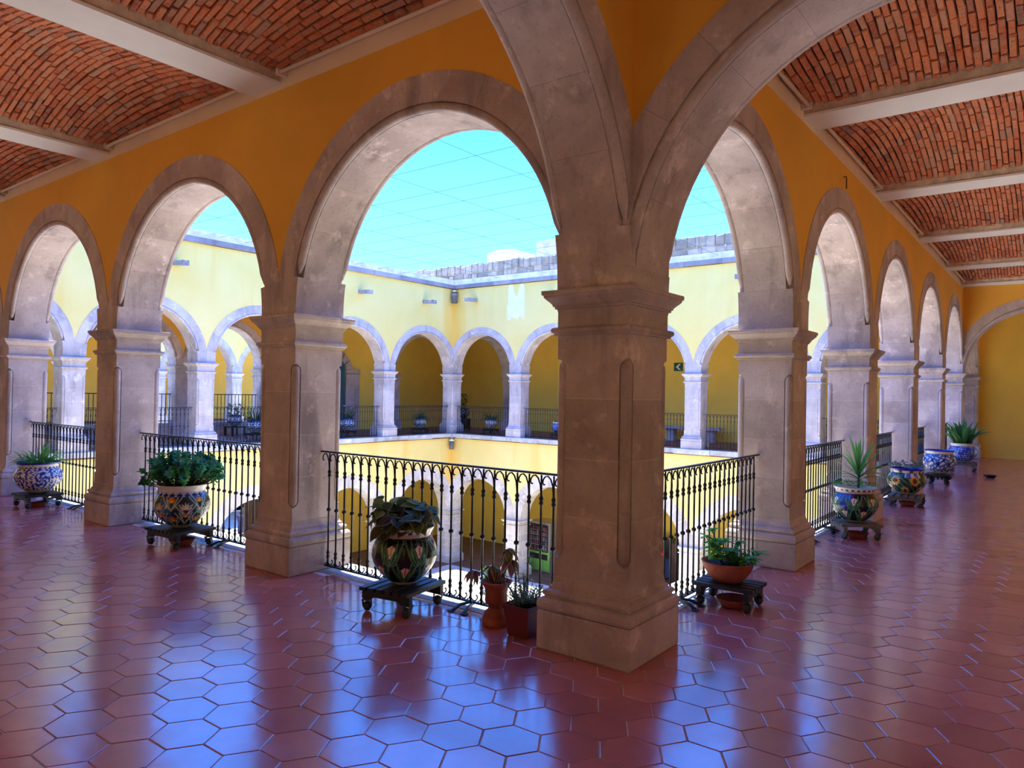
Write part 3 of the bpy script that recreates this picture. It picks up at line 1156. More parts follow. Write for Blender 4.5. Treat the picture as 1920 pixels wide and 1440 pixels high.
def bar_mesh(mat='iron'):
    mb = MB()
    mb.lathe([(0.0085, 0.045), (0.0085, 0.10), (0.011, 0.104), (0.015, 0.116), (0.011, 0.128), (0.010, 0.136), (0.015, 0.148), (0.011, 0.160), (0.0075, 0.166),
              (0.0075, 0.488), (0.015, 0.492), (0.019, 0.503), (0.015, 0.514), (0.0075, 0.518),
              (0.0075, 0.770), (0.011, 0.774), (0.0155, 0.785), (0.011, 0.796), (0.010, 0.802), (0.0155, 0.814), (0.011, 0.826), (0.007, 0.832), (0.006, 0.968)], 8)
    # top hook: rises from the collar and bends over to the neighbour, ending in a small curl
    pts = [(0, 0, 0.80), (0.001, 0.004, 0.86), (0.006, 0.004, 0.905), (0.022, 0.004, 0.945), (0.045, 0.004, 0.964), (0.066, 0.004, 0.958),
           (0.080, 0.004, 0.940), (0.084, 0.004, 0.918), (0.076, 0.004, 0.906), (0.066, 0.004, 0.908)]
    mb.tube(pts, 0.0055, 5)
    # foot curl
    pts = [(0, 0, 0.09), (-0.010, 0.004, 0.066), (-0.030, 0.004, 0.053), (-0.052, 0.004, 0.058), (-0.066, 0.004, 0.078), (-0.060, 0.004, 0.096), (-0.051, 0.004, 0.090)]
    mb.tube(pts, 0.005, 5)
    mb.tube([(0.0, 0, 0.09), (0.012, 0.004, 0.062), (0.028, 0.004, 0.052)], 0.005, 5)
    return mb.build('baluster', mat, True)


BARM = bar_mesh()
RAILM = {}


def railing(x, y, rz, L, label, group, braces=(0.33, 0.67), inner=1):
    """local +x runs screen-left; y is towards the gallery"""
    t = thing('iron_railing', label, 'railing', (x, y, 0), rz, group)
    key = (round(L, 3), inner)
    if key not in RAILM:
        h = L / 2
        a = MB().box(-h - 0.075, -0.014, 0.972, h + 0.075, 0.014, 0.984).build('top_rail', 'iron')
        b = MB().box(-h, -0.013, 0.036, h, 0.013, 0.047).build('bottom_rail', 'iron')
        c = MB()
        for sx_ in (-1, 1):
            c.tube([(sx_ * 0.014, 0, 0.040), (sx_ * 0.040, 0.085 * inner, 0.034), (sx_ * 0.052, 0.15 * inner, 0.006)], 0.012, 4)
            c.box(min(sx_ * 0.036, sx_ * 0.085), 0.135 * inner, 0.0035, max(sx_ * 0.036, sx_ * 0.085), 0.17 * inner, 0.009)
        RAILM[key] = (a, b, c.build('brace', 'iron'))
    a, b, c = RAILM[key]
    add('top_rail', a, t)
    add('bottom_rail', b, t)
    n = int(round((L - 0.06) / 0.0975))
    for i in range(n + 1):
        add('baluster', BARM, t, (-L / 2 + 0.03 + (L - 0.06) * i / n, 0, 0))
    for f in braces:
        add('brace', c, t, (-L / 2 + L * f, 0, 0))
    return t


RX = 0.045
lbs = ['iron railing behind the large coleus pot on its trolley', 'iron railing behind the jade plant pot', 'iron railing behind the spider plant pot',
       'iron railing of the jade plant wing beyond the spider plant pot', 'iron railing closing the last bay of the jade plant wing']
for i in range(5):
    a, b = YP[i], YP[i + 1]
    railing(RX, (a + b) / 2, pi / 2, b - a - 0.625, lbs[i], 'iron railings of the near galleries')
lbs = ['iron railing behind the terracotta bowl trolley', 'iron railing behind the lily painted pot', 'iron railing behind the sunflower painted pot',
       'iron railing behind the empty blue and white pot', 'iron railing behind the broad leaf plant']
for i in range(5):
    a, b = XP[i], XP[i + 1]
    railing((a + b) / 2, RX, pi, b - a - 0.625, lbs[i], 'iron railings of the near galleries')
lbs = ['far iron railing at the end hall side of the stone bench', 'far iron railing in front of the stone bench end nearer the end hall',
       'far iron railing before the plain wall beside the bench', 'far iron railing in front of the cobalt pot beside the corner pier',
       'far iron railing before the pink flowered fern pot next to the inner corner']
for i in range(5):
    a, b = YP[i], YP[i + 1]
    railing(XE - RX, (a + b) / 2, -pi / 2, b - a - 0.625, lbs[i], 'iron railings across the court', (0.45,))
lbs = ['far iron railing at the near end of the shaded patio side', 'far iron railing before the patio grilles behind the jade plant',
       'far iron railing in front of the agave pot and patio arches', 'far iron railing in front of the white lily pot and teal door',
       'far iron railing in front of the low fern pot left of the inner corner']
for i in range(5):
    a, b = XP[i], XP[i + 1]
    railing((a + b) / 2, YE - RX, 0, b - a - 0.625, lbs[i], 'iron railings across the court', (0.45,))

# taller grilles on the patio sill
gb = MB()
gb.lathe([(0.011, 0.0), (0.011, 0.40), (0.02, 0.42), (0.011, 0.44), (0.011, 0.86)], 6)
GBAR = gb.build('grille_bar', 'iron', True)
for i in range(len(YP2X) - 1):
    a, b = YP2X[i] + 0.25, YP2X[i + 1] - 0.25
    t = thing('iron_grille', ['black iron grille on the patio sill in the bay furthest from the teal door', 'black iron grille on the patio sill, third bay from the teal door',
                              'black iron grille on the patio sill, second bay from the teal door', 'black iron grille on the patio sill in the bay next to the teal door'][i],
              'grille', ((a + b) / 2, YW + 0.14, 0.40), 0, 'iron grilles on the patio sill')
    L = b - a
    add('top_rail', box_mesh('top_rail', -L / 2, -0.02, 0.85, L / 2, 0.02, 0.875, 'iron'), t)
    add('bottom_rail', box_mesh('bottom_rail', -L / 2, -0.02, 0.06, L / 2, 0.02, 0.08, 'iron'), t)
    n = int(L / 0.12)
    for q in range(n + 1):
        add('grille_bar', GBAR, t, (-L / 2 + 0.03 + (L - 0.06) * q / n, 0, 0))
# ================================================================== POTS, TROLLEYS, PLANTS


def trolley(x, y, rz, L, Wd, nsl, mat, label, H=0.20, slat_axis='x'):
    """slatted plant dolly on four casters; slats run along local x"""
    t = thing('plant_trolley', label, 'plant trolley', (x, y, 0.0), rz, None)
    st, sh = 0.024, 0.05
    gap = Wd / nsl
    sl = box_mesh('slat', -L / 2, -gap * 0.36, H - st, L / 2, gap * 0.36, H, mat)
    for i in range(nsl):
        add('slat', sl, t, (0, -Wd / 2 + gap * (i + 0.5), random.uniform(-0.0015, 0.0)))
    rail = MB()
    w2 = Wd / 2 - 0.012
    rail.prism([(-w2, H - st - 0.001), (w2, H - st - 0.001), (w2, H - st - 0.060), (w2 - 0.07, H - st - 0.060), (w2 - 0.10, H - st - 0.042), (-w2 + 0.10, H - st - 0.042),
                (-w2 + 0.07, H - st - 0.060), (-w2, H - st - 0.060)], lambda a, d, z: (d, a, z), -0.018, 0.018)
    rm = rail.build('cross_rail', mat)
    for sx_ in (-1, 1):
        add('cross_rail', rm, t, (sx_ * (L / 2 - 0.045), 0, 0))
    wh = MB()
    r = 0.034
    n = 14
    prof = [(0.008, -0.026), (0.020, -0.024), (0.030, -0.014), (r, 0.0), (0.030, 0.014), (0.020, 0.024), (0.008, 0.026)]
    vs, fs = [], []
    for rr, d in prof:
        for j in range(n):
            a = 2 * pi * j / n
            vs.append((rr * cos(a), d, r + rr * sin(a)))
    for i in range(len(prof) - 1):
        for j in range(n):
            a, b = i * n + j, i * n + (j + 1) % n
            fs.append((a, b, b + n, a + n))
    fs += [tuple(range(n)), tuple(range(len(prof) * n - 1, (len(prof) - 1) * n - 1, -1))]
    wheel = mesh('wheel', vs, fs, 'rubber', True)
    fk = MB()
    top = H - st - 0.060
    for s in (-1, 1):
        fk.prism([(-0.010, r - 0.008), (0.012, r - 0.008), (0.034, top - 0.004), (-0.004, top - 0.004)], IDM, s * 0.029 - 0.002, s * 0.029 + 0.002)
    fk.box(-0.012, -0.030, top - 0.006, 0.042, 0.030, top)
    fork = fk.build('fork', 'lamp_grey')
    for sx_ in (-1, 1):
        for sy_ in (-1, 1):
            a = random.uniform(0, 2 * pi)
            c = add('caster', wheel, t, (sx_ * (L / 2 - 0.045), sy_ * (w2 - 0.035), 0.001), (0, 0, a))
            add('fork', fork, c)
    return t


def lerp(a, b, t):
    return tuple(x + (y - x) * t for x, y in zip(a, b))


COB = (0.015, 0.03, 0.30)
COBL = (0.06, 0.16, 0.55)
WHT = (0.72, 0.72, 0.68)
BLK = (0.008, 0.010, 0.012)
GRN = (0.01, 0.07, 0.035)
GRL = (0.12, 0.33, 0.16)
ORG = (0.80, 0.26, 0.02)


def flower_dist(du, dv, n, r0, ph=0.0):
    """petal flower mask: >0 inside"""
    r = sqrt(du * du + dv * dv)
    a = atan2(dv, du)
    return r0 * (0.72 + 0.28 * cos(n * a + ph)) - r, r


def paint_lily(u, v, R):
    c = BLK
    n = 7
    if v > 0.90:
        return COB if (int(u * 44 + (v > 0.95) * 0.5) % 2 == 0 and v < 0.95) else WHT
    if v > 0.84:
        return (0.55, 0.42, 0.40)
    if v < 0.07:
        return (0.62, 0.58, 0.52)
    if int((u * n) % 7) in (2,) and v > 0.42:
        c = COB
    for row, (vc, off) in enumerate(((0.27, 0.0), (0.62, 0.5))):
        q = (u * n + off) % 1.0 - 0.5
        du = q * 2 * pi * R / n
        dv = (v - vc) * 0.36
        # leaf blades sweeping up on both sides of each flower
        for sgn in (-1, 1):
            for bend, wd in ((0.050, 0.020), (0.095, 0.015)):
                tt = (dv + 0.085) / 0.15
                if 0 <= tt <= 1:
                    xc = sgn * bend * tt ** 0.6
                    e = abs(du - xc)
                    if e < wd * (1 - tt) + 0.003:
                        c = GRL if e > wd * (1 - tt) * 0.55 else GRN
        # calla: white funnel with a pink throat
        tt = (dv + 0.035) / 0.075
        if 0 <= tt <= 1:
            half = 0.005 + 0.036 * tt ** 1.2
            if abs(du - 0.008 * tt) < half and tt < 1.0 - 0.22 * abs(sin((du - 0.008 * tt) * 40)) ** 1.5:
                c = (0.80, 0.66, 0.60)
                if abs(du - 0.006 - 0.012 * (tt - 0.4)) < 0.006 and tt > 0.25:
                    c = (0.60, 0.08, 0.06)
                if abs(abs(du - 0.008 * tt) - half) < 0.004:
                    c = (0.82, 0.74, 0.70)
    return c


def paint_sun(u, v, R):
    if v > 0.93:
        return COB
    if v > 0.84:
        return WHT if (sin(u * 60) * 0.5 + 0.5) > 0.3 else (0.12, 0.08, 0.05)
    if v < 0.10:
        return (0.70, 0.66, 0.58)
    c = (0.012, 0.035, 0.02)
    n = 6
    if sin(u * 2 * pi * 17 + v * 30) > 0.45 and v < 0.8:
        c = (0.05, 0.16, 0.06)
    if v > 0.68 and (u * 3) % 1.0 < 0.45:
        c = COBL if sin(u * 90) > -0.3 else WHT
    for vc, off in ((0.56, 0.0), (0.16, 0.5)):
        q = (u * n + off) % 1.0 - 0.5
        du, dv = q * 2 * pi * R / n, (v - vc) * 0.36
        d, r = flower_dist(du, dv, 14, 0.075)
        if d > 0:
            c = lerp((0.75, 0.16, 0.01), (0.90, 0.48, 0.05), min(1, r / 0.06))
        if r < 0.036:
            c = (0.10, 0.02, 0.012) if r < 0.026 else (0.35, 0.07, 0.012)
    return c


def paint_blue(u, v, R):
    if v > 0.94:
        return COB
    if v > 0.86:
        return WHT
    if v < 0.12:
        return WHT
    if v > 0.82:
        return COB if sin(u * 2 * pi * 26) > -0.2 else WHT
    n = 6
    q = (u * n) % 1.0 - 0.5
    du, dv = q * 2 * pi * R / n, (v - 0.46) * 0.36
    r = sqrt(du * du + dv * dv * 0.8)
    a = atan2(dv, du)
    if r < 0.098:
        if r > 0.088:
            return WHT
        w = sin(5 * a + r * 95) + 0.6 * sin(3 * a - r * 140)
        return COB if w > 0.15 else (WHT if w < -0.45 else COBL)
    w = sin(u * 2 * pi * 24 + sin(v * 40) * 1.6) * cos(v * 44 + sin(u * 75))
    return COB if w > -0.05 else WHT


def paint_blue2(u, v, R):
    if v > 0.95:
        return COB
    if v > 0.85 or v < 0.10:
        return WHT
    w = sin(u * 2 * pi * 9 + 5 * sin(v * 9)) + sin(v * 30 + 3 * cos(u * 2 * pi * 9))
    if abs(w) < 0.35:
        return (0.01, 0.015, 0.10)
    return COBL if w > 0 else (0.55, 0.60, 0.74)


def paint_cobalt(u, v, R):
    if v > 0.86 or v < 0.08:
        return WHT
    w = sin(u * 2 * pi * 14 + 2 * sin(v * 26)) * sin(v * 34 + cos(u * 2 * pi * 11) * 2)
    return (0.30, 0.42, 0.75) if w > 0.25 else ((0.03, 0.08, 0.45) if w > -0.35 else COB)


def paint_daisy(u, v, R):
    if v > 0.86:
        return WHT
    if v > 0.76:
        w = sin(u * 2 * pi * 20) + sin((v - 0.76) * 60)
        return COB if w > 0.1 else (0.55, 0.55, 0.62)
    if v < 0.09:
        return (0.62, 0.60, 0.52)
    c = (0.010, 0.030, 0.030)
    n = 6
    if int(u * n * 2) % 5 == 1:
        c = (0.02, 0.10, 0.22)
    for vc, off, col, rr in ((0.50, 0.0, (0.62, 0.50, 0.44), 0.055), (0.22, 0.5, ORG, 0.050), (0.66, 0.5, ORG, 0.046), (0.32, 0.0, (0.60, 0.12, 0.03), 0.04)):
        q = (u * n + off) % 1.0 - 0.5
        du, dv = q * 2 * pi * R / n, (v - vc) * 0.36
        for sgn in (-1, 1):
            for bend in (0.06, 0.10):
                tt = (dv + 0.075) / 0.11
                if 0 <= tt <= 1 and abs(du - sgn * bend * tt) < 0.0055:
                    c = (0.40, 0.48, 0.40)
        if dv > -0.01:
            d, r = flower_dist(du, dv * 1.15, 11, rr)
            if d > 0:
                c = col
            if r < 0.012:
                c = (0.75, 0.55, 0.08)
    return c


def paint_far(u, v, R):
    if v > 0.9 or v < 0.08:
        return COB
    w = sin(u * 2 * pi * 8 + 1.5 * sin(v * 14)) + 0.7 * sin(v * 26 + cos(u * 2 * pi * 8) * 2)
    return (0.02, 0.10, 0.10) if w > 0.5 else (WHT if w > -0.55 else COB)


def paint_far_pink(u, v, R):
    c = paint_far(u, v, R)
    return (0.55, 0.25, 0.28) if (c == COB and 0.2 < v < 0.8) else c


PROF = [(0.0, 0.30), (0.02, 0.36), (0.05, 0.44), (0.09, 0.52), (0.17, 0.68), (0.27, 0.84), (0.38, 0.95), (0.50, 1.0), (0.60, 0.985), (0.70, 0.93), (0.77, 0.86),
        (0.815, 0.80), (0.85, 0.80), (0.90, 0.83), (0.95, 0.88), (0.985, 0.915), (1.0, 0.92)]


def prof_r(v):
    for (a, ra), (b, rb) in zip(PROF[:-1], PROF[1:]):
        if v <= b:
            t = (v - a) / (b - a)
            return ra + (rb - ra) * t
    return PROF[-1][1]


def pot(x, y, z, R, H, paint, label, rot=0.0, nu=260, nv=110, group=None, name='painted_pot', cat='flower pot'):
    t = thing(name, label, cat, (x, y, z), rot, group)
    vs, fs, cs = [], [], []
    for i in range(nv + 1):
        v = i / nv
        r = prof_r(v) * R
        for j in range(nu):
            a = 2 * pi * j / nu
            vs.append((r * cos(a), r * sin(a), v * H))
            cs.append(paint(j / nu, v, R))
    # lip turns inwards and goes down inside
    for k, (r, zz) in enumerate(((0.90, 1.0), (0.86, 0.985), (0.76, 0.86))):
        for j in range(nu):
            a = 2 * pi * j / nu
            vs.append((r * R * cos(a), r * R * sin(a), zz * H))
            cs.append(paint(j / nu, 1.0, R))
    rows = nv + 4
    for i in range(rows - 1):
        for j in range(nu):
            a, b = i * nu + j, i * nu + (j + 1) % nu
            fs.append((a, b, b + nu, a + nu))
    fs.append(tuple(range(nu - 1, -1, -1)))
    add('body', mesh('body', vs, fs, 'glaze', True, None, True, cs), t)
    mb = MB()
    n = 20
    mb.lathe([(0.76 * R, 0.80 * H), (0.77 * R, 0.86 * H), (0.5 * R, 0.885 * H), (0.1 * R, 0.895 * H)], n)
    add('soil', mb.build('soil', 'soil', True), t)
    return t


class PB(MB):
    """plant builder with coloured blades and leaves"""

    def blade(s, base, az, elev, L, w, droop, col, col2=None, n=7, fold=0.25, tipw=0.0):
        base = Vector(base)
        d = Vector((cos(az) * cos(elev), sin(az) * cos(elev), sin(elev)))
        side = Vector((-sin(az), cos(az), 0))
        p = base.copy()
        vs, fs, cs = [], [], []
        col2 = col2 or col
        for i in range(n + 1):
            t = i / n
            ww = w * (min(1.0, 0.45 + 2.2 * t) if t < 0.3 else 1.0) * (1 - max(0, (t - 0.45) / 0.55) ** 1.6 * (1 - tipw))
            up = side.cross(d).normalized()
            if up.z < 0: up = -up
            vs += [p - side * ww / 2 + up * ww * fold, p, p + side * ww / 2 + up * ww * fold]
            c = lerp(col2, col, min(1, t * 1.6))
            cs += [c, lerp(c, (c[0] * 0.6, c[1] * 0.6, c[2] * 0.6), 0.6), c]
            p = p + d * (L / n)
            d = (d + Vector((0, 0, -1)) * droop / n * (0.4 + 1.2 * t)).normalized()
        for i in range(n):
            a = i * 3
            fs += [(a, a + 1, a + 4, a + 3), (a + 1, a + 2, a + 5, a + 4)]
        return s.put(vs, fs, 0, col=cs)

    def leaf(s, base, d, up, L, w, edge, mid, curl=0.25, seg=5, vein=None):
        """ovate leaf from base along d, normal near up; edge tint and middle tint"""
        d = Vector(d).normalized()
        up = Vector(up)
        up = (up - d * up.dot(d))
        up = up.normalized() if up.length > 1e-5 else d.orthogonal().normalized()
        side = d.cross(up)
        vs, fs, cs = [], [], []
        base = Vector(base)
        vein = vein or mid
        for i in range(seg + 1):
            t = i / seg
            hw = w / 2 * (sin(pi * min(1, 0.06 + t * 0.94) ** 0.8)) if i < seg else 0.0008
            c = base + d * L * t - up * (curl * L * t * t)
            for q in (-1, -0.62, 0, 0.62, 1):
                vs.append(c + side * hw * q + up * (abs(q) * hw * 0.28 - (abs(q) > 0.9) * hw * 0.10))
                cs.append(edge if abs(q) > 0.9 or i == seg else (vein if q == 0 else mid))
        for i in range(seg):
            for j in range(4):
                a = i * 5 + j
                fs.append((a, a + 1, a + 6, a + 5))
        return s.put(vs, fs, 0, col=cs)

    def done(s, name, parent, mat='leaf', stuff=False):
        o = add(name, mesh(name, s.v, s.f, mat, True, None, False, s.c), parent)
        if stuff:
            o['kind'] = 'stuff'
        return o


def jit(c, a=0.25):
    k = 1 + random.uniform(-a, a)
    return tuple(min(1, max(0, x * k)) for x in c)


def plant(name, label, x, y, z, group=None):
    return thing(name, label, 'plant', (x, y, z), 0, group)


# ---- large pot with coleus on the black trolley
rc = radians(9)
trolley(-0.265, 1.47, rc, 0.45, 0.42, 6, 'wood_black', 'black slatted trolley under the lily painted pot with the large coleus', 0.168)
pot(-0.255, 1.475, 0.169, 0.225, 0.40, paint_lily, 'black pot painted with pink calla lilies, holding the large coleus', radians(200))
pl = plant('coleus', 'large bushy coleus with dark leaves edged yellow green', -0.255, 1.475, 0.169 + 0.36)
random.seed(11)
stems = PB()
mb = MB()
tips = []
for k in range(20):
    az = 2 * pi * k / 20 + random.uniform(-0.2, 0.2)
    r1 = random.uniform(0.03, 0.10)
    r2 = random.uniform(0.06, 0.235)
    hgt = random.uniform(0.06, 0.235) * (1.1 - r2)
    p0, p1 = Vector((r1 * cos(az), r1 * sin(az), 0)), Vector((r2 * cos(az), r2 * sin(az), hgt))
    mb.tube([p0, p0.lerp(p1, 0.5) + Vector((0, 0, 0.03)), p1], [0.006, 0.005, 0.004], 5)
    tips.append((p1, az, hgt))
    tips.append((p0.lerp(p1, 0.55) + Vector((0, 0, 0.02)), az, hgt * 0.6))
add('stems', mb.build('stems', 'stem', True), pl)
DKP, YGR, DGR = (0.060, 0.040, 0.045), (0.32, 0.36, 0.06), (0.060, 0.090, 0.028)
for p, az, hg in tips:
    for q in range(6):
        a = az + q * 2.4 + random.uniform(-0.4, 0.4)
        e = random.uniform(-1.0, 0.6)
        d = Vector((cos(a) * cos(e), sin(a) * cos(e), sin(e)))
        L = random.uniform(0.085, 0.13)
        mid = random.choice((DKP, DGR, DGR, (0.09, 0.09, 0.03), (0.085, 0.05, 0.10), (0.20, 0.26, 0.05) if p.z > 0.15 else DGR))
        b = PB()
        b.leaf(p, d, (cos(a) * random.uniform(0, 1.2), sin(a) * random.uniform(0, 1.2), random.uniform(0.2, 1)), L, L * 0.88, jit(random.choice((YGR, (0.16, 0.20, 0.045)))), jit(mid), random.uniform(0.1, 0.35), 5)
        b.done('leaf', pl)
for a0, r_, z_ in ((2.0, 0.27, 0.12), (2.3, 0.29, 0.02), (2.1, 0.26, -0.05), (1.8, 0.24, 0.17), (2.5, 0.26, 0.06), (-2.6, 0.24, 0.05), (-2.0, 0.25, 0.06), (-2.9, 0.24, 0.0), (-1.2, 0.27, 0.08), (3.1, 0.24, 0.05), (-2.3, 0.22, 0.02)):   # broad leaves hanging to one side
    b = PB()
    p = Vector((cos(a0) * r_ * 0.75, sin(a0) * r_ * 0.75, z_ + 0.02))
    k_ = random.uniform(0.65, 1.0)
    p.z += random.uniform(-0.02, 0.06)
    b.leaf(p, (cos(a0) * 0.6 + random.uniform(-0.45, 0.45), sin(a0) * 0.6 + random.uniform(-0.45, 0.45), random.uniform(-0.9, -0.2)), (cos(a0), sin(a0), random.uniform(0.1, 0.9)), 0.145 * k_, 0.125 * k_, (0.24, 0.24, 0.06), jit((0.10, 0.09, 0.035)), 0.25, 6)
    b.done('leaf', pl)

# ---- jade plant
random.seed(12)
trolley(-0.25, 4.50, radians(3), 0.42, 0.52, 8, 'wood_black', 'black slatted trolley under the jade plant pot', 0.168)
pot(-0.24, 4.50, 0.169, 0.25, 0.41, paint_daisy, 'dark pot painted with orange and white daisies, holding the jade plant', radians(160))
pl = plant('jade_plant', 'dense green jade plant spreading wide over its daisy painted pot', -0.24, 4.50, 0.169 + 0.36)
mb = MB()
br = []
for k in range(125):
    az = random.uniform(0, 2 * pi)
    rr = 0.36 * sqrt(random.random())
    hh = 0.315 - 0.26 * (rr / 0.36) ** 2.6 * random.uniform(0.3, 1.0) + random.uniform(-0.05, 0.03)
    p0 = Vector((cos(az) * rr * 0.35, sin(az) * rr * 0.35, 0.0))
    p1 = Vector((cos(az) * rr, sin(az) * rr, max(0.06, hh)))
    pm = p0.lerp(p1, 0.5) + Vector((cos(az), sin(az), 0)) * 0.02
    mb.tube([p0, pm, p1], [0.007, 0.005, 0.004], 5)
    br.append((p0, pm, p1))
add('branches', mb.build('branches', 'stem', True), pl)
b = PB()
for p0, pm, p1 in br:
    ax = (p1 - pm).normalized()
    for lv, n_ in ((1.0, 5), (0.90, 4), (0.76, 4), (0.60, 3), (0.42, 2)):
        c = pm.lerp(p1, (lv - 0.4) / 0.6)
        for q in range(n_):
            a = q * 2 * pi / n_ + lv * 9 + random.uniform(-0.3, 0.3)
            o = ax.orthogonal().normalized()
            d = (Matrix.Rotation(a, 3, ax) @ o + ax * random.uniform(0.5, 1.1)).normalized()
            g = random.choice(((0.06, 0.34, 0.09), (0.10, 0.42, 0.08), (0.05, 0.25, 0.13), (0.10, 0.28, 0.20)))
            b.leaf(c, d, ax, random.uniform(0.040, 0.062), random.uniform(0.032, 0.044), jit((0.12, 0.38, 0.15)), jit(g), 0.1, 3)
b.done('foliage', pl, stuff=True)

# ---- spider plant
random.seed(13)
trolley(-0.285, 7.85, radians(0), 0.42, 0.46, 7, 'wood_black', 'black trolley under the blue and white pot with the spider plant', 0.165)
pot(-0.28, 7.86, 0.166, 0.265, 0.38, paint_blue, 'white pot with cobalt blue medallions, holding the spider plant', radians(170))
pl = plant('spider_plant', 'low green spider plant with arching narrow leaves', -0.28, 7.86, 0.166 + 0.36)
for k in range(110):
    az = random.uniform(0, 2 * pi)
    b = PB()
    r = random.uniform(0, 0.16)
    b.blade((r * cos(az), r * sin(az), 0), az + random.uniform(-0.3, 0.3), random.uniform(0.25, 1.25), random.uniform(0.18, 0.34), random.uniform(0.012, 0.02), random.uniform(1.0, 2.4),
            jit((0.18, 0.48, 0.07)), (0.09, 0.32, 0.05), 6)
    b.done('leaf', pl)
saucer_prof = [(0.055, 0.0), (0.075, 0.004), (0.105, 0.05), (0.11, 0.055), (0.104, 0.055), (0.07, 0.012), (0.01, 0.010)]


def saucer(x, y, label, k=1.0, mat='terracotta'):
    t = thing('drip_bowl', label, 'bowl', (x, y, 0.001), 0, 'drip bowls on the floor')
    add('bowl', MB().lathe([(r * k, z * k) for r, z in saucer_prof], 24).build('bowl', mat, True), t)
    return t


saucer(-0.29, 7.83, 'red clay drip bowl under the spider plant trolley', 0.9)
saucer(-0.25, 4.47, 'dark clay drip bowl under the jade plant trolley', 1.1)

# ---- terracotta bowl with umbrella plant
random.seed(14)
trolley(1.32, -0.235, radians(90 + 2), 0.43, 0.35, 5, 'wood_black', 'black slatted trolley under the terracotta bowl', 0.165)
t = thing('terracotta_bowl', 'round shallow terracotta bowl planted with a small umbrella plant', 'flower pot', (1.33, -0.215, 0.166))
add('bowl', MB().lathe([(0.09, 0), (0.10, 0.004), (0.135, 0.04), (0.168, 0.09), (0.183, 0.135), (0.187, 0.142), (0.178, 0.146), (0.166, 0.135), (0.16, 0.11)], 40).build('bowl', 'terracotta', True), t)
add('soil', MB().lathe([(0.162, 0.10), (0.163, 0.115), (0.02, 0.128)], 24).build('soil', 'soil', True), t)
saucer(1.29, -0.28, 'dark clay drip bowl under the terracotta bowl trolley', 1.15)
pl = plant('umbrella_plant', 'small glossy green umbrella plant in the terracotta bowl', 1.33, -0.215, 0.166 + 0.118)
mb = MB()
wh_ = []
for k, (az, r2, hgt) in enumerate(((2.6, 0.14, 0.17), (2.1, 0.11, 0.24), (2.9, 0.18, 0.10), (1.6, 0.09, 0.16), (0.6, 0.07, 0.15), (-0.5, 0.10, 0.15), (-1.2, 0.16, 0.05), (-0.9, 0.22, 0.07),
                                  (3.6, 0.12, 0.13), (0.1, 0.12, 0.07), (4.2, 0.08, 0.11), (-1.9, 0.15, 0.06), (2.4, 0.17, 0.20))):
    p0 = Vector((cos(az) * 0.04, sin(az) * 0.04, 0)); p1 = Vector((cos(az) * r2, sin(az) * r2, hgt))
    mb.tube([p0, p0.lerp(p1, 0.6) + Vector((0, 0, 0.01)), p1], [0.006, 0.005, 0.003], 5)
    wh_.append(p1); wh_.append(p0.lerp(p1, 0.6))
add('stems', mb.build('stems', 'stem', True), pl)
for i, p in enumerate(wh_):
    a0 = random.uniform(0, 6)
    for q in range(7):
        a = a0 + q * 2 * pi / 7
        e = random.uniform(-0.1, 0.7)
        b = PB()
        b.leaf(p, (cos(a) * cos(e), sin(a) * cos(e), sin(e)), (0, 0, 1), random.uniform(0.065, 0.09), random.uniform(0.036, 0.046), jit((0.10, 0.42, 0.08)),
               jit(random.choice(((0.08, 0.38, 0.06), (0.12, 0.46, 0.09), (0.08, 0.32, 0.14)))), 0.35, 4)
        b.done('leaf', pl)

# ---- lily pot with dracaena
random.seed(15)
trolley(4.68, -0.335, radians(-55), 0.43, 0.40, 6, 'wood_grey', 'weathered wooden trolley under the lily painted pot with the dracaena', 0.168)
pot(4.68, -0.33, 0.169, 0.235, 0.38, paint_lily, 'blue and green pot painted with white calla lilies, holding the dracaena', radians(35))
saucer(4.66, -0.36, 'red clay drip bowl under the dracaena trolley', 1.1)
pl = plant('dracaena', 'spiky dracaena with long upright leaves above a green ground cover', 4.68, -0.33, 0.169 + 0.36)
mb = MB()
mb.tube([(0.07, -0.02, 0), (0.075, -0.02, 0.10), (0.08, -0.02, 0.16)], [0.014, 0.012, 0.010], 6)
add('stem', mb.build('stem', 'stem', True), pl)
for k in range(26):
    t_ = k / 26
    az = k * 2.4
    e = 1.45 - 1.25 * t_ + random.uniform(-0.1, 0.1)
    b = PB()
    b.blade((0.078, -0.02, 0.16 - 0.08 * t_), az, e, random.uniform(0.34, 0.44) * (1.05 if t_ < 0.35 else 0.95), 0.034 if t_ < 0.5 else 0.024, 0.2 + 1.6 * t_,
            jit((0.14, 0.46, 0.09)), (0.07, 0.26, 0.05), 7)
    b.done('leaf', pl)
b = PB()
for k in range(420):
    az = random.uniform(0, 2 * pi)
    r = 0.235 * sqrt(random.random())
    z = 0.02 + 0.035 * (1 - (r / 0.235) ** 2) + random.uniform(0, 0.02) + (0.012 if r > 0.17 else 0)
    a = random.uniform(0, 2 * pi)
    b.leaf((r * cos(az), r * sin(az), z), (cos(a), sin(a), random.uniform(0.1, 0.9)), (0, 0, 1), random.uniform(0.025, 0.04), 0.013, jit((0.07, 0.30, 0.06)), jit((0.05, 0.26, 0.04)), 0.4, 2)
b.done('ground_cover', pl, stuff=True)

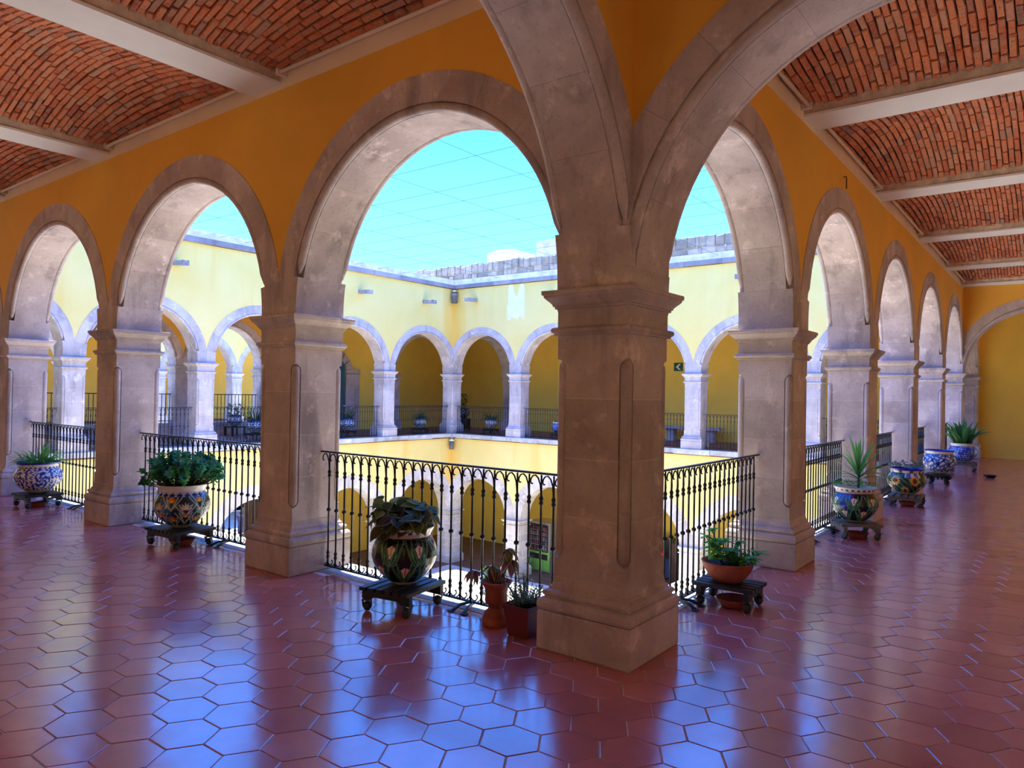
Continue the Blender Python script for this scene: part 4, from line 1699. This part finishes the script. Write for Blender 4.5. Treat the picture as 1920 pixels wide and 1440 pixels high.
# ---- sunflower pot with grey succulent
random.seed(16)
trolley(7.72, -0.345, radians(2), 0.42, 0.44, 5, 'wood_grey', 'pale worn wooden trolley under the sunflower painted pot', 0.16)
pot(7.72, -0.34, 0.161, 0.245, 0.37, paint_sun, 'pot painted with orange sunflowers on dark green', radians(64))
saucer(7.70, -0.36, 'red clay drip bowl under the sunflower pot trolley', 1.1)
pl = plant('succulent', 'low grey green succulent in the sunflower painted pot', 7.72, -0.34, 0.161 + 0.36)
b = PB()
for k in range(75):
    az = random.uniform(0, 2 * pi); r = 0.22 * sqrt(random.random())
    c = Vector((r * cos(az), r * sin(az), 0.02 + random.uniform(0.0, 0.10) * (1.2 - r / 0.22)))
    for q in range(9):
        a = q * 2 * pi / 9 + random.uniform(-0.2, 0.2)
        e = random.uniform(0.1, 1.2)
        b.leaf(c, (cos(a) * cos(e), sin(a) * cos(e), sin(e)), (0, 0, 1), random.uniform(0.025, 0.04), 0.016, jit((0.24, 0.34, 0.25)), jit((0.19, 0.30, 0.19)), 0.1, 2)
b.done('foliage', pl, stuff=True)

# ---- empty blue pot on a carved stand
random.seed(17)
t = thing('carved_stand', 'low dark carved stand under the empty blue and white pot', 'plant stand', (11.02, -0.33, 0.001))
add('top', MB().sqloft([(0.19, 0.155), (0.205, 0.16), (0.205, 0.185), (0.195, 0.19)]).build('top', 'wood_black'), t)
lg = MB()
lg.tube([(0, 0, 0.155), (0.022, 0.022, 0.12), (0.015, 0.015, 0.07), (0.03, 0.03, 0.03), (0.045, 0.045, 0.012)], [0.03, 0.034, 0.024, 0.026, 0.014], 7)
lgm = lg.build('leg', 'wood_black', True)
for q in range(4):
    add('leg', lgm, t, (0.13 * cos(q * pi / 2 + pi / 4), 0.13 * sin(q * pi / 2 + pi / 4), 0), (0, 0, q * pi / 2))
ap = MB()
for q in range(5):
    ap.lathe([(0.010, 0.0), (0.020, 0.015), (0.024, 0.035), (0.012, 0.055)], 8, (-0.12 + q * 0.06, 0, 0.10))
apm = ap.build('carved_apron', 'wood_black', True)
for q in range(4):
    add('carved_apron', apm, t, (0.165 * cos(q * pi / 2), 0.165 * sin(q * pi / 2), 0), (0, 0, q * pi / 2 + pi / 2))
pot(11.02, -0.33, 0.192, 0.26, 0.42, paint_blue2, 'empty blue and white pot with leaf scrolls on a carved stand', radians(20))

# ---- broad leaved plant in the cobalt pot
random.seed(18)
trolley(14.2, -0.37, radians(0), 0.44, 0.50, 5, 'wood_grey', 'wooden trolley under the cobalt pot with broad leaves near the end hall', 0.19)
pot(14.2, -0.36, 0.191, 0.265, 0.40, paint_cobalt, 'cobalt blue pot with a white rim, holding the broad leaf plant', 0.4)
pl = plant('broad_leaf_plant', 'tall plant with many broad strap leaves near the end hall', 14.2, -0.36, 0.191 + 0.36)
for k in range(60):
    az = random.uniform(0, 2 * pi)
    r = random.uniform(0.02, 0.16)
    b = PB()
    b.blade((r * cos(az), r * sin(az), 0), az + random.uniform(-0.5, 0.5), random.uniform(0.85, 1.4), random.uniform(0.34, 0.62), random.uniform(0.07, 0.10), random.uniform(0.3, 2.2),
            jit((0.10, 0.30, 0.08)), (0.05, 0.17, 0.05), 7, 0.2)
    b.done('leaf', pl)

# ---- small dish on the floor of the hall
t = thing('small_dish', 'small dark dish alone on the open floor of the hall', 'bowl', (13.05, -0.94, 0.001))
add('bowl', MB().lathe([(0.06, 0), (0.07, 0.004), (0.105, 0.05), (0.112, 0.055), (0.10, 0.052), (0.06, 0.012)], 20).build('bowl', 'black', True), t)
add('handle', MB().tube([(-0.10, 0.05, 0.05), (-0.16, 0.08, 0.055), (-0.18, 0.09, 0.045)], 0.012, 6).build('handle', 'black', True), t)

# ---- urn with coleus and square pot at the corner pier
random.seed(19)
ux, uy = -0.13, 0.755
t = thing('terracotta_urn', 'small terracotta pedestal urn beside the corner pier', 'flower pot', (ux, uy, 0.001))
add('foot', MB().lathe([(0.088, 0), (0.090, 0.02), (0.088, 0.05), (0.074, 0.058), (0.080, 0.066), (0.078, 0.082), (0.056, 0.098), (0.048, 0.115)], 28).build('foot', 'terracotta', True), t)
add('body', MB().lathe([(0.048, 0.115), (0.052, 0.13), (0.070, 0.142), (0.074, 0.16), (0.070, 0.20), (0.076, 0.235), (0.090, 0.258), (0.100, 0.270), (0.101, 0.28), (0.092, 0.283),
                        (0.086, 0.268), (0.076, 0.25)], 28).build('body', 'terracotta', True), t)
add('soil', MB().lathe([(0.075, 0.24), (0.078, 0.252), (0.01, 0.258)], 20).build('soil', 'soil', True), t)
pl = plant('coleus', 'drooping purple and yellow coleus in the small terracotta urn', ux, uy, 0.252)
mb = MB()
cl = []
for az, r2, hg in ((2.2, 0.155, 0.09), (2.0, 0.03, 0.12), (-1.2, 0.075, 0.24), (-1.0, 0.09, 0.17), (4.2, 0.02, 0.10)):
    p0 = Vector((0.02 * cos(az), 0.02 * sin(az), 0)); p1 = Vector((r2 * cos(az), r2 * sin(az), hg))
    mb.tube([p0, p0.lerp(p1, 0.5) + Vector((0, 0, 0.03 if hg < 0.1 else 0.0)), p1], [0.005, 0.004, 0.003], 5)
    cl.append(p1)
add('stems', mb.build('stems', 'stem', True), pl)
for p in cl:
    for q in range(9):
        a = q * 2.4 + random.uniform(-0.3, 0.3)
        e = random.uniform(-1.1, 0.1)
        b = PB()
        L = random.uniform(0.075, 0.115)
        b.leaf(p, (cos(a) * cos(e), sin(a) * cos(e), sin(e)), (cos(a) * 0.5, sin(a) * 0.5, 1), L, L * 0.52, jit((0.40, 0.38, 0.11)),
               jit(random.choice(((0.17, 0.05, 0.09), (0.09, 0.03, 0.05), (0.26, 0.22, 0.08)))), 0.5, 5, jit((0.20, 0.07, 0.09)))
        b.done('leaf', pl)
qx, qy = -0.165, 0.50
t = thing('square_pot', 'dark red square plastic pot wedged against the corner pier', 'flower pot', (qx, qy, 0.001))
add('body', MB().sqloft([(0.070, 0), (0.074, 0.01), (0.094, 0.165), (0.098, 0.167), (0.101, 0.195), (0.092, 0.196), (0.086, 0.18), (0.084, 0.16)]).build('body', 'plastic_red'), t)
add('soil', MB().sqloft([(0.085, 0.15), (0.086, 0.172)]).build('soil', 'soil'), t)
pl = plant('variegated_shrub', 'twiggy shrub with tiny pale edged leaves in the dark red square pot', qx, qy, 0.172)
mb = MB()
tw = []
for k in range(52):
    az = random.uniform(0, 2 * pi); r2 = 0.14 * sqrt(random.random()); hg = random.uniform(0.06, 0.25) * (1.15 - r2 / 0.25)
    p0 = Vector((0.3 * r2 * cos(az), 0.3 * r2 * sin(az), 0)); p1 = Vector((r2 * cos(az), r2 * sin(az), hg))
    mb.tube([p0, p0.lerp(p1, 0.6), p1], [0.003, 0.0025, 0.0015], 4)
    tw.append((p0, p1))
mb.tube([(0, 0.0, 0.1), (0.01, -0.01, 0.24), (0.012, -0.02, 0.31)], [0.003, 0.0025, 0.002], 4)
tw.append((Vector((0.01, -0.01, 0.24)), Vector((0.012, -0.02, 0.32))))
add('twigs', mb.build('twigs', 'stem', True), pl)
b = PB()
for p0, p1 in tw:
    for q in range(13):
        c = p0.lerp(p1, 0.35 + 0.65 * q / 12)
        a = q * 2.4
        e = random.uniform(-0.1, 0.8)
        b.leaf(c, (cos(a) * cos(e), sin(a) * cos(e), sin(e)), (0, 0, 1), random.uniform(0.022, 0.036), 0.013, (0.42, 0.44, 0.34), jit((0.15, 0.30, 0.13)), 0.2, 2)
b.done('foliage', pl, stuff=True)
# ================================================================== ACROSS THE COURT: pots, bench, signs, spouts


def far_pot(x, y, z, R, H, paint, plabel, leaflabel, kind, trol=None, group='pots across the court'):
    if trol:
        trolley(x, y, 0, 0.44, 0.44, 4, 'wood_black', trol, 0.17)
        z = 0.171
    pot(x, y, z, R, H, paint, plabel, random.random() * 6, 48, 24, group)
    pl = plant({'fern': 'fern', 'agave': 'agave', 'lily': 'white_lily', 'small': 'seedling', 'bush': 'bushy_plant', 'climb': 'leafy_climber'}[kind], leaflabel, x, y, z + H * 0.88, 'plants across the court')
    b = PB()
    if kind in ('fern', 'agave', 'lily', 'small'):
        n, L0, L1, w, e0, e1, dr = {'fern': (46, 0.28, 0.46, 0.035, 0.2, 1.3, 2.2), 'agave': (30, 0.34, 0.48, 0.035, 0.35, 1.35, 0.7), 'lily': (26, 0.25, 0.45, 0.035, 0.6, 1.4, 0.9),
                                    'small': (12, 0.12, 0.26, 0.04, 0.6, 1.4, 1.0)}[kind]
        for k in range(n):
            az = random.uniform(0, 2 * pi); r = random.uniform(0, 0.12)
            b.blade((r * cos(az), r * sin(az), 0), az, random.uniform(e0, e1), random.uniform(L0, L1), w, dr, jit((0.05, 0.17, 0.06)), (0.03, 0.10, 0.03), 5)
        if kind == 'lily':
            for az, r, h in ((2.0, 0.10, 0.42), (-1.2, 0.12, 0.36), (-1.0, 0.20, 0.40)):
                for q in range(5):
                    a = q * 2 * pi / 5
                    b.leaf((cos(az) * r, sin(az) * r, h), (cos(a), sin(a), 0.8), (0, 0, 1), 0.09, 0.05, (0.8, 0.8, 0.78), (0.8, 0.8, 0.74), 0.2, 3)
    else:
        for k in range(150):
            az = random.uniform(0, 2 * pi); r = 0.26 * sqrt(random.random()); h = random.uniform(0.02, 0.40)
            if kind == 'climb':
                r *= 0.45; h = random.uniform(0.05, 0.62)
            a = random.uniform(0, 2 * pi); e = random.uniform(-0.5, 0.6)
            b.leaf((r * cos(az), r * sin(az), h), (cos(a) * cos(e), sin(a) * cos(e), sin(e)), (0, 0, 1), 0.10, 0.05, jit((0.06, 0.22, 0.06)), jit((0.05, 0.18, 0.05)), 0.3, 3)
    b.done('foliage', pl, stuff=True)


random.seed(31)
far_pot(14.55, 16.05, 0, 0.22, 0.36, paint_far, 'white and teal striped pot left of the far inner corner pier', 'dark low fern in the striped pot left of the inner corner', 'fern', 'black trolley under the striped fern pot left of the inner corner')
far_pot(16.3, 14.25, 0, 0.23, 0.37, paint_far_pink, 'pink flowered pot with a fern, right of the far inner corner pier', 'spreading fern in the pink flowered pot right of the inner corner', 'fern', 'black trolley under the pink flowered fern pot')
far_pot(16.05, 11.15, 0, 0.25, 0.38, paint_cobalt, 'cobalt and white pot half hidden beside the big corner pier', 'small green seedling in the half hidden cobalt pot', 'small', 'black trolley under the half hidden cobalt pot')
far_pot(11.45, 16.25, 0, 0.25, 0.40, paint_far, 'green and white pot with white lilies near the teal door', 'white flowering lily in the pot near the teal door', 'lily', 'black trolley under the white lily pot near the teal door')
far_pot(8.45, 16.75, 0, 0.25, 0.38, paint_far, 'blue and white checked pot with an agave on the shaded patio side', 'agave with stiff pale leaves on the shaded patio side', 'agave', 'black trolley under the agave pot on the shaded patio side')
far_pot(8.75, 18.3, 0.30, 0.23, 0.34, paint_far, 'teal flowered pot on a dark stand beside the patio grille', 'dark bushy plant in front of the patio grille', 'bush')
t = thing('wooden_stand', 'dark wooden stand under the teal flowered pot at the patio grille', 'plant stand', (8.75, 18.3, 0.0))
add('top', box_mesh('top', -0.24, -0.24, 0.26, 0.24, 0.24, 0.298, 'wood_black'), t)
for sx_ in (-1, 1):
    for sy_ in (-1, 1):
        add('leg', box_mesh('leg', -0.025, -0.025, 0.001, 0.025, 0.025, 0.259, 'wood_black'), t, (sx_ * 0.2, sy_ * 0.2, 0))
# dark pot on its tall stand behind the corner pier
t = thing('slatted_stand', 'tall dark slatted stand behind the far inner corner pier', 'plant stand', (17.3, 16.45, 0.0))
add('top', box_mesh('top', -0.22, -0.22, 0.42, 0.22, 0.22, 0.449, 'wood_black'), t)
for q in range(4):
    add('leg', box_mesh('leg', -0.03, -0.03, 0.001, 0.03, 0.03, 0.419, 'wood_black'), t, (0.17 * (1 if q % 2 else -1), 0.17 * (1 if q > 1 else -1), 0))
for q in range(3):
    add('slat', box_mesh('slat', -0.19, -0.02, 0.05, 0.19, 0.02, 0.40, 'wood_black'), t, (0, -0.10 + q * 0.10, 0))
far_pot(17.3, 16.45, 0.45, 0.24, 0.40, lambda u, v, R: lerp(BLK, (0.30, 0.25, 0.25), 1.0 if sin(u * 50 + sin(v * 20) * 2) > 0.7 else 0.0), 'dark patterned pot on the tall stand behind the inner corner',
        'dark leafy climber in the pot behind the inner corner pier', 'climb')
# plants rising behind the patio grilles
for (x, y, lb, kd) in ((8.75, 19.75, 'bright green leafy plant rising over the patio grille', 'climb'), (10.35, 19.9, 'thin dark leafy plant over the patio grille by the last pier', 'climb')):
    far_pot(x, y, 0.0, 0.2, 0.36, paint_far, 'plain pot hidden behind the patio grille under the ' + lb.split(' plant')[0] + ' plant', lb, kd)
slab('floor_patio_ledge', -2.0, YW + 0.3, -0.16, 11.5, YW + 1.6, 0.0, 'stone_kerb')
# plant down in the court
far_pot(13.1, 11.6, ZLOW, 0.33, 0.46, paint_far, 'blue and white pot down on the court paving', 'green bush down on the court paving', 'bush')

# stone bench
t = thing('stone_bench', 'long stone bench against the far ochre wall behind the railing', 'bench', (18.45, 7.6, 0.0))
add('seat', box_mesh('seat', -0.22, -1.02, 0.40, 0.22, 1.02, 0.48, 'stone'), t)
for s in (-0.70, 0.68):
    add('support', MB().sqloft([(0.15, 0.001), (0.15, 0.06), (0.12, 0.09), (0.12, 0.33), (0.15, 0.36), (0.15, 0.399)]).build('support', 'stone'), t, (0, s, 0))

# exit sign: white arrow on green
t = thing('exit_sign', 'small green sign with a white arrow on the far ochre wall', 'sign', (XW - 0.004, 8.33, 2.45), 0)
add('board', box_mesh('board', -0.012, -0.16, -0.14, 0.0, 0.16, 0.14, 'sign_green'), t)
mb = MB()
mb.prism([(0.09, 0.0), (-0.03, 0.10), (-0.09, 0.10), (0.01, 0.0), (-0.09, -0.10), (-0.03, -0.10)], lambda a, d, z: (d, a, z), -0.018, -0.0125)
add('arrow', mb.build('arrow', 'sign_white'), t)
t = thing('wall_plate', 'small white plate on the ochre wall seen between two piers', 'sign', (XW - 0.004, 3.25, 1.36), 0)
add('board', box_mesh('board', -0.012, -0.22, -0.05, 0.0, 0.22, 0.05, 'sign_white'), t)


def door_leaf(name, x0, x1, y, z0, z1, mat, n):
    b = tag(add(name, box_mesh(name, x0, y - 0.02, z0, x1, y + 0.06, z1, mat)), kind='structure')
    w = (x1 - x0) / n
    for i in range(n):
        add('panel', box_mesh('panel', x0 + w * i + 0.03, y - 0.045, z0 + 0.05, x0 + w * (i + 1) - 0.03, y - 0.02, z1 - 0.05, mat), b)
    return b


door_leaf('door_1', 12.35, 13.40, YW - 0.07, 0.0, 2.45, 'teal_door', 3)
jm = tag(add('trim_6', MB().box(13.42, YW - 0.16, 0.0, 14.05, YW, 2.06).box(11.9, YW - 0.16, 0.0, 12.33, YW, 2.06).build('trim_6', 'stone')), kind='structure')
mb = MB()
kit = arch_parts('d', 0.56, 0.86, 1.2, 0.0, 'stone', 7, (), 0.08)
a = place_arch(jm, (12.88, YW - 0.08, 2.08), 0.0, kit)
door_leaf('door_2', 9.46, 10.66, YW - 0.1, ZLOW, -1.74, 'brown_door', 3)

# water spouts of carved stone


def spout(x, y, z, rz, label, L=0.52):
    t = thing('water_spout', label, 'water spout', (x, y, z), rz, 'stone water spouts')
    mb = MB()
    mb.prism([(-0.07, -0.055), (0.07, -0.055), (0.07, 0.055), (0.035, 0.055), (0.03, 0.0), (-0.03, 0.0), (-0.035, 0.055), (-0.07, 0.055)], lambda a, d, zz: (d, a, zz - 0.06 * d), 0.0, L - 0.1)
    add('channel', mb.build('channel', 'stone_cornice'), t)
    mb = MB()
    mb.prism([(-0.078, -0.062), (0.078, -0.062), (0.078, 0.062), (0.04, 0.062), (0.03, 0.0), (-0.03, 0.0), (-0.04, 0.062), (-0.078, 0.062)], lambda a, d, zz: (d, a, zz - 0.06 * d), L - 0.1, L)
    add('lip', mb.build('lip', 'stone_cornice'), t)
    return t


for y, lb in ((14.15, 'stone water spout nearest the inner corner on the wall with the peeled strip'), (10.95, 'stone water spout half hidden by the corner pier capital'),
              (4.75, 'stone water spout on the far right, beside the second near pier')):
    spout(XE - T, y, 4.66, pi, lb)
for x, lb in ((13.75, 'stone water spout nearest the inner corner on the shaded wall'), (10.95, 'stone water spout further from the corner on the shaded wall'),
              (5.15, 'stone water spout on the shaded wall above the jade plant bay')):
    spout(x, YE - T, 4.50, -pi / 2, lb)

# lamps in the inner corner
for z, lb, k in ((4.86, 'dark wall lamp hanging right under the cornice in the inner corner', 1.25), (-0.32, 'grey cylinder lamp under the gallery edge in the inner corner', 1.0)):
    t = thing('corner_lamp', lb, 'lamp', (XE - T - 0.16, YE - T - 0.16, z))
    add('housing', MB().lathe([(0.07 * k, -0.22 * k), (0.085 * k, -0.21 * k), (0.085 * k, 0.06 * k), (0.07 * k, 0.075 * k)], 16).build('housing', 'lamp_grey', True), t)
    add('cap', MB().lathe([(0.088 * k, 0.076 * k), (0.085 * k, 0.10 * k), (0.05 * k, 0.135 * k), (0.01 * k, 0.145 * k)], 16).build('cap', 'sign_white' if k == 1.0 else 'lamp_grey', True), t)
    add('bracket', MB().tube([(0.05, 0.05, 0.05), (0.17, 0.17, 0.08)], 0.02, 6).build('bracket', 'black', True), t)

# patch where the limewash peeled off below the broken cornice
random.seed(5)
pts = [(-0.33, 0.0), (0.33, 0.0)]
poly = [(-0.30, 0.0), (-0.16, -0.02), (-0.05, -0.42), (0.06, -0.30), (0.12, -0.02), (0.30, 0.0)]
for i in range(1, 9):
    poly.append((0.31 + random.uniform(-0.008, 0.012) + 0.05 * (i > 5), -1.10 * i / 9))
for i in range(12):
    poly.append((0.35 - 0.70 * i / 11, -1.12 - random.uniform(-0.06, 0.10)))
for i in range(1, 9):
    poly.append((-0.35 + random.uniform(-0.008, 0.008), -1.12 + 1.12 * i / 9))
t = thing('peeled_patch', 'white strip of wall where the yellow limewash has peeled under the cornice', 'wall patch', (XE - T, 12.42, 5.08))
add('plaster', MB().prism(poly, lambda a, d, z: (d, a, z), -0.004, -0.0004).build('plaster', 'white_wall'), t)
# small hook on the near right wall
t = thing('iron_hook', 'thin dark iron hook on the ochre wall above the second arch of the red hall', 'hook', (4.42, -T, 3.83))
add('rod', MB().tube([(0, 0.005, 0.02), (0, -0.03, 0.02), (-0.002, -0.032, -0.01), (-0.006, -0.032, -0.11)], 0.006, 5).build('rod', 'iron_rust', True), t)

# rubble stone wall on the roof
random.seed(21)
RXW = 16.45
rw = tag(add('wall_roof_stone', box_mesh('wall_roof_stone', RXW, -3.5, 4.8, RXW + 0.35, 18.55, 6.18, 'stone_rubble')), kind='structure')
rows = [(5.28, 5.58), (5.59, 5.86), (5.87, 6.24)]
allst = []
for r, (a, b) in enumerate(rows):
    y = -3.0 + r * 0.13
    while y < 18.4:
        L = random.uniform(0.26, 0.52) * (0.75 if r == 2 else 1)
        allst.append((y, y + L - 0.02, a + random.uniform(-0.01, 0.01), b - 0.015 + random.uniform(-0.02, 0.03) - (0.06 * random.random() if r == 2 else 0)))
        y += L
for (y0, y1, z0, z1) in allst:
    d = random.uniform(0.02, 0.06)
    j = lambda q=0.018: random.uniform(-q, q)
    vs = []
    for dx, k in ((0.1, 1.0), (-d * 0.4, 1.0), (-d, 0.80)):
        cy, cz = (y0 + y1) / 2, (z0 + z1) / 2
        for sy_, sz_ in ((-1, -1), (1, -1), (1, 1), (-1, 1)):
            vs.append((RXW + dx, cy + sy_ * (y1 - y0) / 2 * k + j(), cz + sz_ * (z1 - z0) / 2 * k + j()))
    fs = [(0, 1, 2, 3), (8, 11, 10, 9)] + [(a + q, a + (q + 1) % 4, a + 4 + (q + 1) % 4, a + 4 + q) for a in (0, 4) for q in range(4)]
    add('stone', mesh('stone', vs, fs, 'stone_rubble'), rw)

# white rooftop volumes
t = thing('roof_tank', 'low white rooftop block with a slightly domed top above the stone wall', 'roof block', (20.0, 16.35, 4.8))
mb = MB()
mb.prism([(-0.80, 0), (0.80, 0), (0.80, 2.42), (0.45, 2.52), (0.0, 2.56), (-0.45, 2.52), (-0.80, 2.44)], lambda a, d, z: (d, a, z), -0.6, 0.6)
add('shell', mb.build('shell', 'white_wall'), t)
t = thing('roof_turret', 'taller white weathered rooftop block next to the corner pier', 'roof block', (20.0, 13.9, 4.8))
add('shell', box_mesh('shell', -0.6, -0.95, 0, 0.6, 0.72, 2.68, 'stone_white'), t)
add('finial', MB().lathe([(0.05, 2.68), (0.03, 2.80), (0.06, 2.86), (0.01, 2.98)], 8).build('finial', 'stone_white', True), t, (0, 0.0, 0))

# wires stretched across the court
t = thing('bird_wires', 'grid of thin dark wires stretched across the open court', 'wires', (0, 0, 5.33))
for x in (3.0, 4.05, 5.05, 6.26, 7.02, 7.87, 8.84, 9.8, 10.75, 11.7, 12.7, 13.7, 14.6):
    add('wire', MB().tube([(x, T + 0.005, 0), (x, 5, -0.02), (x, 10, -0.02), (x, YE - T - 0.005, 0)], 0.0042, 4).build('wire', 'wire'), t)
for y in (3.6, 5.49, 7.51, 9.34, 11.2, 13.1):
    add('wire', MB().tube([(T + 0.005, y, 0.01), (5, y, -0.01), (10, y, -0.01), (XE - T - 0.005, y, 0.01)], 0.0042, 4).build('wire', 'wire'), t)

# vending machine in the lower gallery
random.seed(41)
t = thing('vending_machine', 'dark vending machine with a green lower panel in the lower gallery', 'vending machine', (16.3, 12.02, ZLOW + 0.001), radians(-6))
add('cabinet', MB().box(-0.02, -0.48, 0, 0.75, 0.48, 1.68).build('cabinet', 'steel'), t)
add('window', box_mesh('window', -0.04, -0.38, 0.70, -0.021, 0.44, 1.60, 'black'), t)
add('lower_panel', box_mesh('lower_panel', -0.04, -0.46, 0.06, -0.021, 0.46, 0.69, 'green_panel'), t)
add('tray', box_mesh('tray', -0.055, -0.38, 0.44, -0.041, 0.40, 0.62, 'black'), t)
colp = ((0.20, 0.03, 0.03), (0.12, 0.11, 0.10), (0.04, 0.07, 0.13), (0.18, 0.18, 0.18), (0.05, 0.06, 0.07), (0.03, 0.03, 0.04))
sh = MB()
cs = []
for r in range(5):
    z = 0.75 + r * 0.165
    add('shelf', box_mesh('shelf', -0.045, -0.36, z - 0.012, -0.041, 0.42, z, 'steel'), t)
    for q in range(8):
        y = -0.34 + q * 0.095
        MBp = MB().box(-0.052, y, z + 0.001, -0.042, y + 0.062, z + random.uniform(0.09, 0.14), col=random.choice(colp))
        add('snack', MBp.build('snack', 'print'), t)

# things glimpsed low down past the corner pier
t = thing('dark_booth', 'low dark cabinet with a blue front in the lower gallery past the corner pier', 'cabinet', (18.3, 8.6, ZLOW + 0.001))
add('shell', box_mesh('shell', 0.0, -0.62, 0, 0.6, 0.8, 1.24, 'black'), t)
add('front', box_mesh('front', -0.03, -0.42, 0.05, -0.001, 0.15, 0.66, 'blue_item'), t)
add('post', box_mesh('post', -0.03, -0.60, 0.0, -0.001, -0.46, 1.2, 'brown_door'), t)
t = thing('red_bundle', 'bright red bundle propped on the blue fronted cabinet in the lower gallery', 'bundle', (18.14, 8.46, ZLOW + 0.001))
bm = bmesh.new()
bmesh.ops.create_icosphere(bm, subdivisions=3, radius=0.13)
for v in bm.verts:
    v.co *= 1 + 0.12 * sin(v.co.x * 40) * cos(v.co.y * 33 + v.co.z * 20)
    v.co.z = v.co.z * 1.15 + 0.80
me = bpy.data.meshes.new('cloth'); bm.to_mesh(me); bm.free()
me.materials.append(M['red_item'])
add('cloth', me, t)
add('stick', MB().tube([(0, 0, 0), (0, 0, 0.72)], 0.02, 6).build('stick', 'brown_door', True), t)
t = thing('down_pipe', 'black downpipe standing behind a lower pier in the court', 'pipe', (15.78, 13.05, ZLOW + 0.001))
add('pipe', MB().tube([(0, 0, 0), (0, 0, 1.45), (0.04, 0, 1.62)], 0.055, 8).build('pipe', 'black', True), t)

# person bending over on the bright patio
def skin_body(pts, edges, radii, name, mat, parent, root=0):
    me = bpy.data.meshes.new(name)
    me.from_pydata(pts, edges, [])
    o = add(name, me, parent)
    sk = o.modifiers.new('skin', 'SKIN')
    for v, r in zip(me.skin_vertices[0].data, radii):
        v.radius = (r, r)
    me.skin_vertices[0].data[root].use_root = True
    s = o.modifiers.new('smooth', 'SUBSURF')
    s.levels = s.render_levels = 2
    dg = bpy.context.evaluated_depsgraph_get()
    ev = o.evaluated_get(dg)
    m2 = bpy.data.meshes.new_from_object(ev)
    o.modifiers.clear()
    o.data = m2
    m2.materials.clear()
    m2.materials.append(M[mat])
    m2.polygons.foreach_set('use_smooth', [True] * len(m2.polygons))
    return o


t = thing('person', 'person in dark jacket and navy jeans stooping on the bright patio below', 'person', (13.02, 24.6, ZLOW), radians(20))
P_ = [(0, 0, 0.80), (0.10, 0.0, 0.96), (0.27, 0.0, 1.06), (0.40, 0.0, 1.07), (0.49, 0.0, 1.02), (0.58, 0, 0.97),
      (0.38, 0.17, 1.03), (0.42, 0.20, 0.76), (0.50, 0.16, 0.53), (0.53, 0.15, 0.45),
      (0.38, -0.17, 1.03), (0.42, -0.20, 0.76), (0.50, -0.16, 0.53), (0.53, -0.15, 0.45),
      (0, 0.10, 0.76), (0.05, 0.12, 0.44), (-0.03, 0.12, 0.09), (0.12, 0.13, 0.04),
      (0, -0.10, 0.76), (-0.10, -0.12, 0.43), (-0.20, -0.12, 0.09), (-0.06, -0.13, 0.04)]
E_ = [(0, 1), (1, 2), (2, 3), (3, 4), (4, 5), (3, 6), (6, 7), (7, 8), (8, 9), (3, 10), (10, 11), (11, 12), (12, 13), (0, 14), (14, 15), (15, 16), (16, 17), (0, 18), (18, 19), (19, 20), (20, 21)]
R_ = [0.14, 0.14, 0.15, 0.13, 0.06, 0.10, 0.07, 0.055, 0.045, 0.035, 0.07, 0.055, 0.045, 0.035, 0.10, 0.075, 0.055, 0.045, 0.10, 0.075, 0.055, 0.045]
skin_body(P_, E_, R_, 'body', 'dark_cloth', t)
L_ = [(0, 0, 0.80), (0, 0.10, 0.76), (0.05, 0.12, 0.44), (-0.03, 0.12, 0.12), (0, -0.10, 0.76), (-0.10, -0.12, 0.43), (-0.20, -0.12, 0.12)]
skin_body(L_, [(0, 1), (1, 2), (2, 3), (0, 4), (4, 5), (5, 6)], [0.15, 0.115, 0.088, 0.07, 0.115, 0.088, 0.07], 'jeans', 'denim', t)
bm = bmesh.new(); bmesh.ops.create_icosphere(bm, subdivisions=3, radius=0.125)
me = bpy.data.meshes.new('hair'); bm.to_mesh(me); bm.free(); me.materials.append(M['black'])
add('hair', me, t, (0.57, 0, 1.02), (0, 0.6, 0), (1.0, 0.9, 0.95))
